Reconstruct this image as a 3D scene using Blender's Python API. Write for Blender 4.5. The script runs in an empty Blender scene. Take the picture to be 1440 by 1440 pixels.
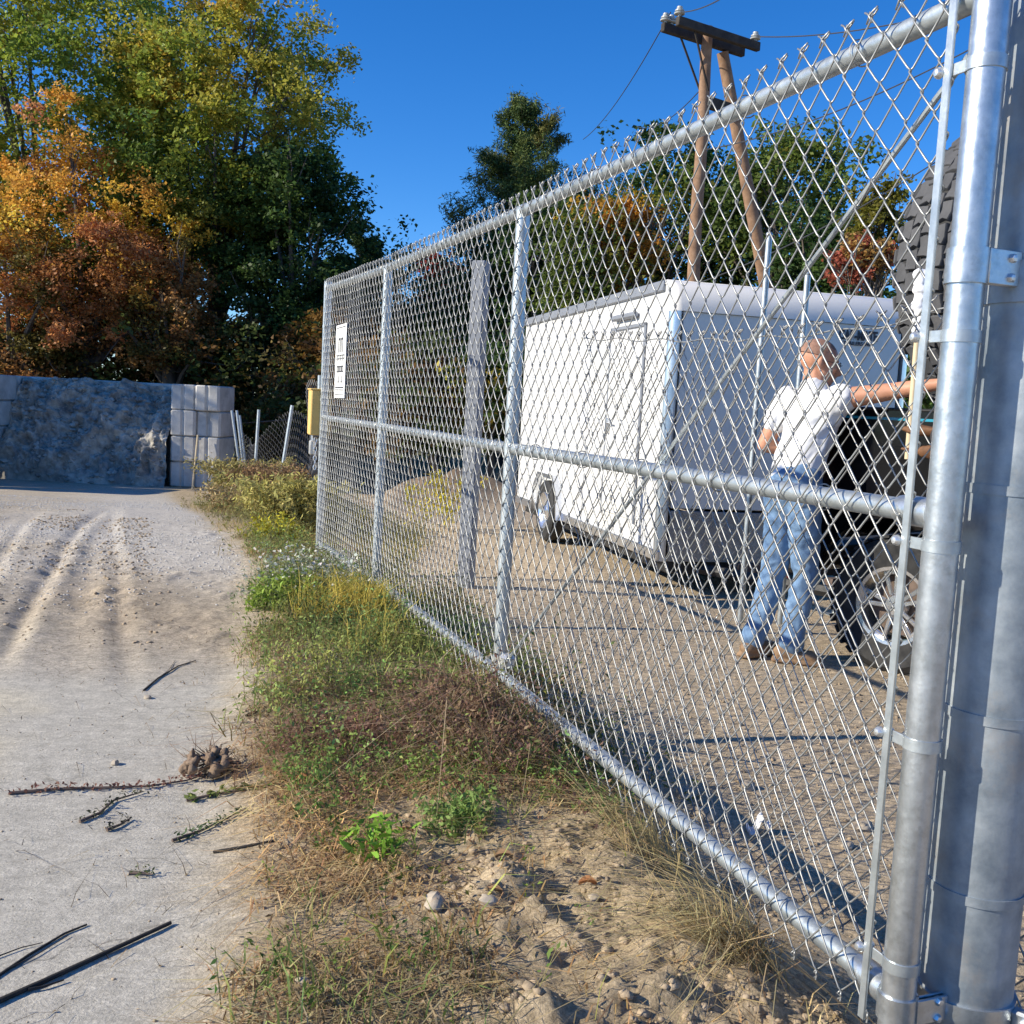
import bpy, math, random
import numpy as np
from mathutils import Matrix, Vector, Euler
random.seed(7)
rng = np.random.default_rng(7)
scene = bpy.context.scene
COL = scene.collection
R = math.radians

# ------------------------------------------------------------------ camera
CAM_Z = 1.22
FPX, PITCH, ROLL = 1450.0, 0.1013, 0.0526
_F = np.array([0, math.cos(PITCH), -math.sin(PITCH)])
_U0 = np.array([0, math.sin(PITCH), math.cos(PITCH)])
_R0 = np.array([1.0, 0, 0])
_Rt = math.cos(ROLL) * _R0 + math.sin(ROLL) * _U0
_Up = math.cos(ROLL) * _U0 - math.sin(ROLL) * _R0
cam_d = bpy.data.cameras.new('camera')
cam = bpy.data.objects.new('camera', cam_d)
COL.objects.link(cam)
cam_d.sensor_width = 36
cam_d.lens = FPX / 1440 * 36
cam_d.clip_start = 0.05
cam_d.clip_end = 3000
cam.matrix_world = Matrix(((_Rt[0], _Up[0], -_F[0], 0), (_Rt[1], _Up[1], -_F[1], 0),
                           (_Rt[2], _Up[2], -_F[2], CAM_Z), (0, 0, 0, 1)))
scene.camera = cam

# ------------------------------------------------------------------ sky, sun, exposure
SUN_EL = R(27)
SUN_DIR = np.array([-1.0, -0.22, 0])            # where the sun stands (horizontal part)
SUN_DIR /= np.linalg.norm(SUN_DIR)
world = bpy.data.worlds.new('World')
scene.world = world
world.use_nodes = True
wn = world.node_tree
sky = wn.nodes.new('ShaderNodeTexSky')
sky.sky_type = 'NISHITA'
sky.sun_disc = False
sky.sun_elevation = SUN_EL
sky.sun_rotation = math.atan2(SUN_DIR[0], SUN_DIR[1])
sky.air_density = 1.0
sky.dust_density = 0.0
sky.ozone_density = 6.0
sky.altitude = 1500
wn.nodes['Background'].inputs[1].default_value = 0.135
hs = wn.nodes.new('ShaderNodeHueSaturation')
hs.inputs['Hue'].default_value = .507
hs.inputs['Saturation'].default_value = 1.22
hs.inputs['Value'].default_value = 1.0
wn.links.new(sky.outputs[0], hs.inputs['Color'])
wn.links.new(hs.outputs[0], wn.nodes['Background'].inputs[0])
sun_d = bpy.data.lights.new('sun', 'SUN')
sun_d.energy = 5.0
sun_d.angle = R(0.53)
sun_d.color = (1.0, 0.915, 0.745)
sun = bpy.data.objects.new('sun', sun_d)
COL.objects.link(sun)
_s = Vector((SUN_DIR[0] * math.cos(SUN_EL), SUN_DIR[1] * math.cos(SUN_EL), math.sin(SUN_EL)))
sun.rotation_euler = _s.to_track_quat('Z', 'Y').to_euler()
sun.location = (-30, 0, 30)
scene.view_settings.view_transform = 'Standard'
scene.view_settings.look = 'None'
scene.view_settings.exposure = 0.5
scene.view_settings.gamma = 1
scene.cycles.max_bounces = 6
scene.cycles.transparent_max_bounces = 8
scene.cycles.use_denoising = True


# ------------------------------------------------------------------ helpers
def ray(px, py):
    return _F + _Rt * (px - 720) / FPX + _Up * (720 - py) / FPX


def at(px, py, Y):
    d = ray(px, py)
    return np.array([0, 0, CAM_Z]) + d * (Y / d[1])


def atz(px, py, z):
    d = ray(px, py)
    return np.array([0, 0, CAM_Z]) + d * ((z - CAM_Z) / d[2])


def nrm(v):
    v = np.asarray(v, float)
    return v / (np.linalg.norm(v) + 1e-12)


def sst(a, b, x):
    t = np.clip((x - a) / (b - a), 0, 1)
    return t * t * (3 - 2 * t)


def _hash(ix, iy, s):
    h = (ix.astype(np.int64) * 374761393 + iy.astype(np.int64) * 668265263 + s * 974711) & 0xFFFFFFFF
    h = ((h ^ (h >> 13)) * 1274126177) & 0xFFFFFFFF
    return ((h ^ (h >> 16)) & 0xFFFF) / 65535.0


def vnoise(x, y, s=0):
    ix, iy = np.floor(x), np.floor(y)
    fx, fy = x - ix, y - iy
    fx, fy = fx * fx * (3 - 2 * fx), fy * fy * (3 - 2 * fy)
    a, b = _hash(ix, iy, s), _hash(ix + 1, iy, s)
    c, d = _hash(ix, iy + 1, s), _hash(ix + 1, iy + 1, s)
    return (a * (1 - fx) + b * fx) * (1 - fy) + (c * (1 - fx) + d * fx) * fy


def fbm(x, y, f=1.0, o=4, s=0, g=0.5):
    t, a, n = 0, 1.0, 0
    for i in range(o):
        t = t + a * vnoise(x * f + 17.3 * i, y * f - 9.1 * i, s + i)
        n += a
        a *= g
        f *= 2.03
    return t / n - 0.5


def rot_to(z, up=(0, 0, 1)):
    """3x3 whose third column is z"""
    z = nrm(z)
    up = np.array(up, float)
    if abs(z @ up) > 0.99:
        up = np.array([0, 1.0, 0])
    x = nrm(np.cross(up, z))
    return np.stack([x, np.cross(z, x), z], 1)


def frame(xd):
    """3x3 from a horizontal x direction, z up"""
    x = nrm([xd[0], xd[1], 0])
    return np.stack([x, [-x[1], x[0], 0], [0, 0, 1]], 1)


class MB:
    def __init__(s):
        s.v, s.f, s.n = [], [], 0

    def add(s, V, F):
        s.v.append(np.asarray(V, float))
        s.f += [tuple(int(i) + s.n for i in f) for f in F]
        s.n += len(V)
        return s

    def box(s, c, size, M=None, b=0.0):
        h = np.asarray(size, float) / 2
        b = min(b, h.min() * .9)
        V, idx = [], {}
        for sx in (-1, 1):
            for sy in (-1, 1):
                for sz in (-1, 1):
                    for a in range(3):
                        p = np.array([sx, sy, sz]) * (h - b)
                        p[a] = (sx, sy, sz)[a] * h[a]
                        idx[(sx, sy, sz, a)] = len(V)
                        V.append(p)
        F = []
        q4 = ((-1, -1), (1, -1), (1, 1), (-1, 1))
        for a in range(3):
            o = [i for i in range(3) if i != a]
            for sg in (-1, 1):
                q = []
                for u, w in q4:
                    k = [0, 0, 0]
                    k[a] = sg
                    k[o[0]] = u
                    k[o[1]] = w
                    q.append(idx[(*k, a)])
                flip = (sg > 0) == (a == 1)
                F.append(q[::-1] if flip else q)
        if b > 0:
            for a in range(3):
                o = [i for i in range(3) if i != a]
                for u in (-1, 1):
                    for w in (-1, 1):
                        k0, k1 = [0, 0, 0], [0, 0, 0]
                        k0[a], k1[a] = -1, 1
                        for k in (k0, k1):
                            k[o[0]] = u
                            k[o[1]] = w
                        F.append([idx[(*k0, o[0])], idx[(*k1, o[0])], idx[(*k1, o[1])], idx[(*k0, o[1])]])
            for sx in (-1, 1):
                for sy in (-1, 1):
                    for sz in (-1, 1):
                        F.append([idx[(sx, sy, sz, a)] for a in range(3)])
        V = np.array(V)
        if M is not None:
            V = V @ np.asarray(M).T
        return s.add(V + np.asarray(c), F)

    def tube(s, P, r, n=8, cap=True, sq=None):
        P = np.asarray(P, float)
        m = len(P)
        r = np.broadcast_to(np.asarray(r, float), (m,))
        T = np.gradient(P, axis=0)
        T /= np.linalg.norm(T, axis=1)[:, None] + 1e-12
        u = np.cross(T[0], [0, 0, 1.0])
        if np.linalg.norm(u) < 1e-3:
            u = np.cross(T[0], [0, 1.0, 0])
        u = nrm(u)
        V = []
        a = np.arange(n) * 2 * math.pi / n
        for i in range(m):
            u = nrm(u - T[i] * (u @ T[i]))
            w = np.cross(T[i], u)
            V.append(P[i] + r[i] * (np.cos(a)[:, None] * u + np.sin(a)[:, None] * w))
        V = np.concatenate(V)
        F = [(i * n + j, i * n + (j + 1) % n, (i + 1) * n + (j + 1) % n, (i + 1) * n + j)
             for i in range(m - 1) for j in range(n)]
        if cap:
            F += [tuple(range(n))[::-1], tuple((m - 1) * n + j for j in range(n))]
        return s.add(V, F)

    def lathe(s, prof, c, axis=(0, 0, 1), n=24, up=(0, 0, 1), ring=False):
        M = rot_to(axis, up)
        m = len(prof)
        V = []
        for r_, z in prof:
            for j in range(n):
                a = 2 * math.pi * j / n
                V.append(M @ np.array([r_ * math.cos(a), r_ * math.sin(a), z]) + c)
        F = [(i * n + j, i * n + (j + 1) % n, (i + 1) * n + (j + 1) % n, (i + 1) * n + j)
             for i in range(m - 1) for j in range(n)]
        if ring:
            F += [((m - 1) * n + j, (m - 1) * n + (j + 1) % n, (j + 1) % n, j) for j in range(n)]
            return s.add(V, F)
        if prof[0][0] > 1e-6:
            F.append(tuple(range(n))[::-1])
        if prof[-1][0] > 1e-6:
            F.append(tuple((m - 1) * n + j for j in range(n)))
        return s.add(V, F)

    def ell(s, c, rad, M=None, n=14, m=9):
        V = [(0, 0, -1)]
        for i in range(1, m):
            p = -math.pi / 2 + math.pi * i / m
            V += [(math.cos(p) * math.cos(2 * math.pi * j / n), math.cos(p) * math.sin(2 * math.pi * j / n),
                   math.sin(p)) for j in range(n)]
        V.append((0, 0, 1))
        F = [(0, 1 + (j + 1) % n, 1 + j) for j in range(n)]
        for i in range(m - 2):
            F += [(1 + i * n + j, 1 + i * n + (j + 1) % n, 1 + (i + 1) * n + (j + 1) % n, 1 + (i + 1) * n + j)
                  for j in range(n)]
        t = len(V) - 1
        F += [(t, 1 + (m - 2) * n + j, 1 + (m - 2) * n + (j + 1) % n) for j in range(n)]
        V = np.array(V) * np.asarray(rad)
        if M is not None:
            V = V @ np.asarray(M).T
        return s.add(V + np.asarray(c), F)

    def cap(s, p1, r1, p2, r2, n=12, flat=1.0, fdir=None):
        """capsule, optionally flattened along fdir"""
        p1, p2 = np.asarray(p1, float), np.asarray(p2, float)
        ax = nrm(p2 - p1)
        L = np.linalg.norm(p2 - p1)
        M = rot_to(ax) if fdir is None else rot_to(ax, fdir)
        prof = []
        for k in range(5):
            a = math.pi / 2 * k / 4
            prof.append((r1 * math.sin(a), -r1 * math.cos(a)))
        for k in range(1, 4):
            t = k / 4
            prof.append((r1 + (r2 - r1) * t, L * t))
        for k in range(5):
            a = math.pi / 2 * k / 4
            prof.append((r2 * math.cos(a), L + r2 * math.sin(a)))
        V, F = [], []
        for r_, z in prof:
            for j in range(n):
                a = 2 * math.pi * j / n
                V.append(M @ np.array([r_ * math.cos(a), r_ * math.sin(a) * flat, z]) + p1)
        m = len(prof)
        F = [(i * n + j, i * n + (j + 1) % n, (i + 1) * n + (j + 1) % n, (i + 1) * n + j)
             for i in range(m - 1) for j in range(n)]
        return s.add(V, F)

    def prism(s, poly, o, xd, zd, d):
        """polygon (a,b) in the plane o + a*xd + b*zd, extruded by vector d"""
        o, xd, zd, d = map(lambda q: np.asarray(q, float), (o, xd, zd, d))
        A = [o + a * xd + b * zd for a, b in poly]
        n = len(A)
        V = A + [p + d for p in A]
        F = [tuple(range(n)), tuple(range(2 * n - 1, n - 1, -1))]
        F += [(i, i + n, (i + 1) % n + n, (i + 1) % n) for i in range(n)]
        return s.add(V, F)

    def mesh(s, name, off=None, smooth=40):
        V = np.concatenate(s.v)
        if off is not None:
            V = V - np.asarray(off)
        me = bpy.data.meshes.new(name)
        me.from_pydata(V.tolist(), [], s.f)
        me.update()
        if smooth:
            me.shade_smooth()
            if smooth < 180:
                me.set_sharp_from_angle(angle=R(smooth))
        return me


class Acc:
    """numpy quads with a colour per quad"""
    def __init__(s):
        s.V, s.C = [], []

    def quads(s, V, C):
        V = np.asarray(V, np.float32).reshape(-1, 4, 3)
        s.V.append(V)
        s.C.append(np.broadcast_to(np.asarray(C, np.float32), (len(V), 3)))

    def mesh(s, name, off=(0, 0, 0)):
        V = np.concatenate(s.V) - np.asarray(off, np.float32)
        C = np.concatenate(s.C)
        n = len(V)
        me = bpy.data.meshes.new(name)
        me.vertices.add(n * 4)
        me.vertices.foreach_set('co', V.ravel())
        me.loops.add(n * 4)
        me.loops.foreach_set('vertex_index', np.arange(n * 4, dtype=np.int32))
        me.polygons.add(n)
        me.polygons.foreach_set('loop_start', np.arange(n, dtype=np.int32) * 4)
        me.update()
        at_ = me.attributes.new('col', 'FLOAT_COLOR', 'POINT')
        c4 = np.ones((n, 4, 4), np.float32)
        c4[:, :, :3] = C[:, None, :]
        at_.data.foreach_set('color', c4.ravel())
        return me


def link(name, me, m, parent=None, loc=None):
    o = bpy.data.objects.new(name, me)
    COL.objects.link(o)
    if m is not None and me is not None and not me.materials:
        me.materials.append(m)
    if loc is not None:
        o.location = [float(q) for q in loc]
    if parent is not None:
        o.parent = parent
        w = Vector(parent.location)
        if parent.parent is not None:
            w = Vector((0, 0, 0))
        o.matrix_parent_inverse = Matrix.Translation(-w)
    return o


def tag(o, label=None, cat=None, group=None, kind=None):
    if label:
        o['label'] = label
    if cat:
        o['category'] = cat
    if group:
        o['group'] = group
    if kind:
        o['kind'] = kind
    return o


def thing(name, loc, label, cat, group=None):
    o = bpy.data.objects.new(name, None)
    COL.objects.link(o)
    o.location = [float(q) for q in loc]
    o.empty_display_size = .1
    return tag(o, label, cat, group)


def part(name, mb, m, parent, smooth=40):
    """mesh with world coordinates under a thing, or under a part (whose own origin is the world's)"""
    return link(name, mb.mesh(name, None, smooth), m, parent)


def solo(name, mb, m, loc, label, cat, group=None, smooth=40):
    o = link(name, mb.mesh(name, loc, smooth), m, None, loc)
    return tag(o, label, cat, group)


# ------------------------------------------------------------------ materials
def newmat(name):
    m = bpy.data.materials.new(name)
    m.use_nodes = True
    nt = m.node_tree
    return m, nt, nt.nodes['Principled BSDF']


def mat(name, c, rough=.6, metal=0, var=.12, scale=6, bump=0, bscale=60, c2=None, spec=None, coat=0,
        dirt=None, dscale=3, rvar=0):
    m, nt, b = newmat(name)
    N, L = nt.nodes.new, nt.links.new
    tc = N('ShaderNodeTexCoord')
    no = N('ShaderNodeTexNoise')
    no.inputs['Scale'].default_value = scale
    no.inputs['Detail'].default_value = 6
    no.inputs['Roughness'].default_value = .65
    L(tc.outputs['Object'], no.inputs['Vector'])
    rp = N('ShaderNodeValToRGB')
    a = np.array(c)
    hi = np.array(c2) if c2 is not None else a * (1 + var)
    lo = a if c2 is not None else a * (1 - var)
    rp.color_ramp.elements[0].position = .32
    rp.color_ramp.elements[1].position = .68
    rp.color_ramp.elements[0].color = (*np.clip(lo, 0, 1), 1)
    rp.color_ramp.elements[1].color = (*np.clip(hi, 0, 1), 1)
    L(no.outputs['Fac'], rp.inputs['Fac'])
    out = rp.outputs['Color']
    if dirt is not None:
        n2 = N('ShaderNodeTexNoise')
        n2.inputs['Scale'].default_value = dscale
        n2.inputs['Detail'].default_value = 8
        n2.inputs['Roughness'].default_value = .7
        L(tc.outputs['Object'], n2.inputs['Vector'])
        r2 = N('ShaderNodeValToRGB')
        r2.color_ramp.elements[0].position = .52
        r2.color_ramp.elements[1].position = .72
        r2.color_ramp.elements[0].color = (0, 0, 0, 1)
        r2.color_ramp.elements[1].color = (.8, .8, .8, 1)
        L(n2.outputs['Fac'], r2.inputs['Fac'])
        mx = N('ShaderNodeMixRGB')
        mx.inputs[2].default_value = (*dirt, 1)
        L(r2.outputs['Color'], mx.inputs[0])
        L(out, mx.inputs[1])
        out = mx.outputs[0]
    L(out, b.inputs['Base Color'])
    b.inputs['Roughness'].default_value = rough
    if rvar:
        mr = N('ShaderNodeMapRange')
        mr.inputs['To Min'].default_value = max(0.02, rough - rvar)
        mr.inputs['To Max'].default_value = rough + rvar
        L(no.outputs['Fac'], mr.inputs['Value'])
        L(mr.outputs[0], b.inputs['Roughness'])
    b.inputs['Metallic'].default_value = metal
    if spec is not None:
        b.inputs['Specular IOR Level'].default_value = spec
    if coat:
        b.inputs['Coat Weight'].default_value = coat
    if bump:
        nb = N('ShaderNodeTexNoise')
        nb.inputs['Scale'].default_value = bscale
        nb.inputs['Detail'].default_value = 5
        L(tc.outputs['Object'], nb.inputs['Vector'])
        bp = N('ShaderNodeBump')
        bp.inputs['Strength'].default_value = bump
        bp.inputs['Distance'].default_value = .01
        L(nb.outputs['Fac'], bp.inputs['Height'])
        L(bp.outputs[0], b.inputs['Normal'])
    return m


def leafmat(name, trans=.35, rough=.55, spec=.3):
    m, nt, b = newmat(name)
    N, L = nt.nodes.new, nt.links.new
    a = N('ShaderNodeAttribute')
    a.attribute_name = 'col'
    L(a.outputs['Color'], b.inputs['Base Color'])
    b.inputs['Roughness'].default_value = rough
    b.inputs['Specular IOR Level'].default_value = spec
    t = N('ShaderNodeBsdfTranslucent')
    L(a.outputs['Color'], t.inputs['Color'])
    mx = N('ShaderNodeMixShader')
    mx.inputs[0].default_value = trans
    L(b.outputs[0], mx.inputs[1])
    L(t.outputs[0], mx.inputs[2])
    L(mx.outputs[0], nt.nodes['Material Output'].inputs['Surface'])
    return m


M = {}
M['galv'] = mat('galvanised_steel', (.46, .49, .51), .36, .85, scale=26, c2=(.66, .69, .71), bump=.06, bscale=90, rvar=.1,
                dirt=(.40, .42, .42), dscale=40)
M['galv_rail'] = mat('galvanised_rail', (.42, .46, .48), .42, .75, scale=20, c2=(.58, .62, .63), bump=.08, bscale=60, rvar=.1)
M['galv_old'] = mat('weathered_zinc', (.19, .23, .27), .5, .5, scale=8, c2=(.46, .50, .53), bump=.12, bscale=40, rvar=.12,
                    dirt=(.40, .36, .32), dscale=6)
M['wire'] = mat('zinc_wire', (.27, .275, .27), .46, .65, scale=9, c2=(.47, .47, .455), rvar=.12)
M['wire_old'] = mat('dull_wire', (.26, .26, .255), .5, .6, scale=30, c2=(.40, .40, .39))
M['wire_dark'] = mat('dark_wire', (.10, .10, .10), .6, .4, scale=30, c2=(.18, .18, .18))
M['bolt'] = mat('zinc_bolt', (.72, .73, .73), .35, .8, scale=30)
M['sign'] = mat('sign_white', (.78, .78, .76), .5, scale=12, var=.05)
M['ink'] = mat('ink', (.06, .06, .065), .6)
M['yellow_box'] = mat('yellow_paint', (.68, .46, .15), .5, scale=8, var=.08, bump=.03)
M['lockgrey'] = mat('lock_grey', (.6, .6, .58), .4, .5)
M['concrete'] = mat('cast_concrete', (.44, .42, .38), .85, scale=3, c2=(.64, .61, .56), bump=.35, bscale=22, dirt=(.27, .26, .24), dscale=2)
M['heap'] = mat('crushed_stone', (.15, .14, .12), .9, scale=3.0, c2=(.58, .54, .47), bump=1.0, bscale=9, dirt=(.10, .10, .11), dscale=1.3)
M['bark'] = mat('bark', (.07, .055, .045), .9, scale=5, c2=(.16, .135, .115), bump=.6, bscale=18)
M['pole_wood'] = mat('pole_wood', (.17, .095, .055), .85, scale=5, c2=(.34, .21, .13), bump=.4, bscale=14)
M['arm_wood'] = mat('arm_wood', (.022, .018, .016), .85, scale=6, c2=(.06, .05, .042), bump=.4)
M['glaze'] = mat('insulator_glaze', (.42, .43, .42), .3, scale=10)
M['line'] = mat('line_black', (.05, .055, .065), .5)
M['whitepaint'] = mat('trailer_white', (.70, .70, .695), .32, scale=2, var=.03, coat=.3, bump=.015, bscale=4, dirt=(.60, .58, .54), dscale=1.2)
M['greyface'] = mat('trailer_front', (.86, .81, .73), .34, scale=2, var=.04, coat=.3, bump=.015, bscale=3)
M['alu'] = mat('aluminium_trim', (.72, .74, .77), .28, .9, scale=30, var=.08)
M['plate'] = mat('tread_plate', (.30, .31, .32), .42, .7, scale=60, c2=(.5, .5, .5), bump=.3, bscale=120)
M['darktrim'] = mat('grey_trim', (.27, .29, .33), .5, .3, scale=10)
M['blacksteel'] = mat('black_steel', (.02, .02, .021), .55, scale=12, var=.4)
M['rubber'] = mat('rubber', (.022, .022, .023), .75, scale=20, var=.35, bump=.1)
M['tyre_tread'] = mat('dusty_tread', (.055, .056, .06), .85, scale=7, c2=(.095, .095, .10), bump=.3, bscale=30)
M['black_paint'] = mat('black_car_paint', (.004, .004, .005), .10, scale=5, var=.2, spec=.3)
M['teal'] = mat('teal_pinstripe', (.02, .25, .36), .3)
M['glass'] = mat('dark_glass', (.02, .024, .026), .06, spec=.6)
M['rim'] = mat('bright_rim', (.75, .76, .78), .22, .85, scale=8)
M['redlens'] = mat('red_lens', (.55, .015, .02), .3)
M['amber'] = mat('amber_lens', (.75, .28, .02), .3)
M['rustbrown'] = mat('brown_steel', (.13, .09, .07), .7, scale=10, var=.3)
M['skin'] = mat('skin', (.47, .215, .125), .55, scale=18, c2=(.58, .29, .18), bump=.05, bscale=120)
M['glove'] = mat('brown_glove', (.10, .045, .02), .75, scale=18, c2=(.19, .085, .035), bump=.2)
M['hair'] = mat('cropped_hair', (.22, .12, .085), .85, scale=60, c2=(.36, .20, .14), bump=.3, bscale=300)
M['shirt'] = mat('white_cotton', (.80, .80, .81), .85, scale=6, var=.03, bump=.1, bscale=120)
M['jeans'] = mat('blue_denim', (.09, .17, .31), .85, scale=9, c2=(.20, .32, .48), bump=.2, bscale=120)
M['boot'] = mat('tan_leather', (.20, .12, .07), .7, scale=12, c2=(.32, .21, .12), bump=.2)
M['jacket'] = mat('charcoal_jacket', (.03, .03, .034), .8, scale=10, var=.25, bump=.2)
M['stripe'] = mat('white_stripe', (.75, .75, .76), .7)
M['shaft'] = mat('pale_wood', (.62, .50, .32), .55, scale=14, var=.12)
M['cloth'] = mat('white_cloth', (.82, .82, .84), .9, scale=10, var=.05, bump=.4, bscale=40)
M['frame_black'] = mat('spectacle_black', (.02, .02, .02), .3)
M['stone'] = mat('fieldstone', (.34, .28, .21), .85, scale=9, c2=(.50, .43, .34), bump=.4, bscale=30)
M['greypost'] = mat('weathered_post', (.19, .205, .235), .75, scale=4, c2=(.27, .285, .315), bump=.08, bscale=40)
M['twig'] = mat('dark_twig', (.028, .024, .02), .8, scale=30, var=.4)
M['rootsoil'] = mat('root_soil', (.15, .10, .065), .9, scale=20, c2=(.26, .18, .12), bump=.6)
M['paper'] = mat('white_paper', (.78, .80, .86), .7, var=.04)
M['leaf'] = leafmat('leaf', .42)
M['leaf_dark'] = leafmat('needle', .12, .6, .25)
M['weed'] = leafmat('weed_blade', .3, .7, .15)

# ------------------------------------------------------------------ ground
P0 = np.array([.7904, 1.8837, 0])
GA = 1.931
GD = np.array([math.cos(GA), math.sin(GA), 0])          # along the gate, away from the hinge post
GN = np.array([-math.sin(GA), math.cos(GA), 0])         # out of the gate, towards the driveway
GN = np.array([-GD[1], GD[0], 0])
SN = -GN


def sdist(x, y):
    """signed distance to the gate's plane, positive in the yard"""
    return (x - P0[0]) * SN[0] + (y - P0[1]) * SN[1]


def edge(y):
    return np.clip(-1.22 + .125 * (y - 2), -1.25, -.55)


def H(x, y, fine=True):
    x, y = np.asarray(x, float), np.asarray(y, float)
    s = sdist(x, y)
    yd = sst(-.22, .30, s) * (1 - sst(9, 13, y) * (1 - sst(-1, 2.5, x)))
    z = -.13 * yd - .06 * sst(1.0, 3.0, s) * sst(5, 8, y) * yd
    z = z - 1.05 * sst(6.5, 24, y) * (1 - sst(-3.0, 3.5, x - (y - 8) * .02))
    if not fine:
        return z
    e = edge(y)
    verge = sst(e - .12, e + .18, s) * (1 - sst(-.15, .2, s)) * (1 - sst(9, 11, y))
    soil = verge * (1 - sst(2.7, 3.5, y)) * sst(-.85, -.55, s)
    near = 1 - sst(9, 16, np.hypot(x, y))
    z = z + verge * (.035 + .05 * fbm(x, y, 2.2, 3, 3) + .03 * np.abs(fbm(x, y, 9, 3, 5)))
    cl = fbm(x, y, 11, 4, 11, .55)
    z = z + soil * near * (.13 * np.maximum(cl, -.05) + .075 * (.16 - np.abs(fbm(x, y, 8, 2, 23))) * sst(-.1, .15, fbm(x, y, 3, 2, 24)) + .05 * np.abs(fbm(x, y, 24, 3, 21)) + .11 * fbm(x, y, 2.3, 3, 31))
    # driveway: poured slab close by, then worn earth with wheel ruts
    drive = 1 - sst(e - .15, e + .1, s)
    earth = drive * sst(4.1, 5.2, y + 1.2 * fbm(x, y, .8, 3, 8))
    z = z + drive * (1 - earth / (drive + 1e-9)) * (.004 * fbm(x, y, 1.2, 3, 40) + .0016 * fbm(x, y, 24, 2, 41))
    wob = .16 * fbm(x * 0, y, .22, 2, 9) + .04 * fbm(x, y, .9, 2, 10)
    rut = 0
    for k, (c, w, d) in enumerate(((-1.38, .06, .022), (-1.60, .10, .020), (-1.87, .055, .036), (-2.13, .05, .024), (-2.42, .14, .022),
                                   (-2.78, .07, .034), (-3.2, .15, .026), (-3.7, .08, .034), (-4.3, .16, .03), (-5.2, .12, .03), (-6.4, .2, .03))):
        q = (s - c - wob - .025 * (y - 5) * (k % 3 - 1)) / w
        rut = rut - .85 * d * np.exp(-q * q) * (.6 + .8 * np.clip(fbm(x, y, .6, 2, 60 + k) + .5, 0, 1)) \
            + d * .22 * np.exp(-((q - 1.7) ** 2) * 1.4)
    z = z + earth * near * (rut + .02 * fbm(x, y, 3, 3, 12) + .012 * np.abs(fbm(x, y, 19, 3, 29)) + .05 * np.maximum(fbm(x, y, 10, 3, 13), 0) * sst(-.05, .15, fbm(x, y, .9, 2, 18)))
    cp_ = np.exp(-(((s + 1.5) / .28) ** 2 + ((y - 5.9) / .9) ** 2)) + np.exp(-(((s + .95) / .35) ** 2 + ((y - 5.3) / .6) ** 2))
    z = z + earth * cp_ * (.07 * np.maximum(fbm(x, y, 7, 3, 19), -.05) + .02 * np.abs(fbm(x, y, 17, 2, 20)))
    z = z + earth * (1 - near) * .02 * fbm(x, y, 1.5, 3, 14)
    # yard: trodden soil with grit
    yy = sst(.1, .5, s)
    z = z + yy * near * (.02 * fbm(x, y, 2.4, 3, 15) + .014 * np.maximum(fbm(x, y, 16, 3, 16), 0) + .007 * fbm(x, y, 40, 2, 17))
    z = z + (.55 + .7 * fbm(x, y, 1.1, 3, 39)) * np.exp(-(((x + .9) / 1.9) ** 2 + ((y - 17.5) / 1.6) ** 2))
    return z


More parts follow.
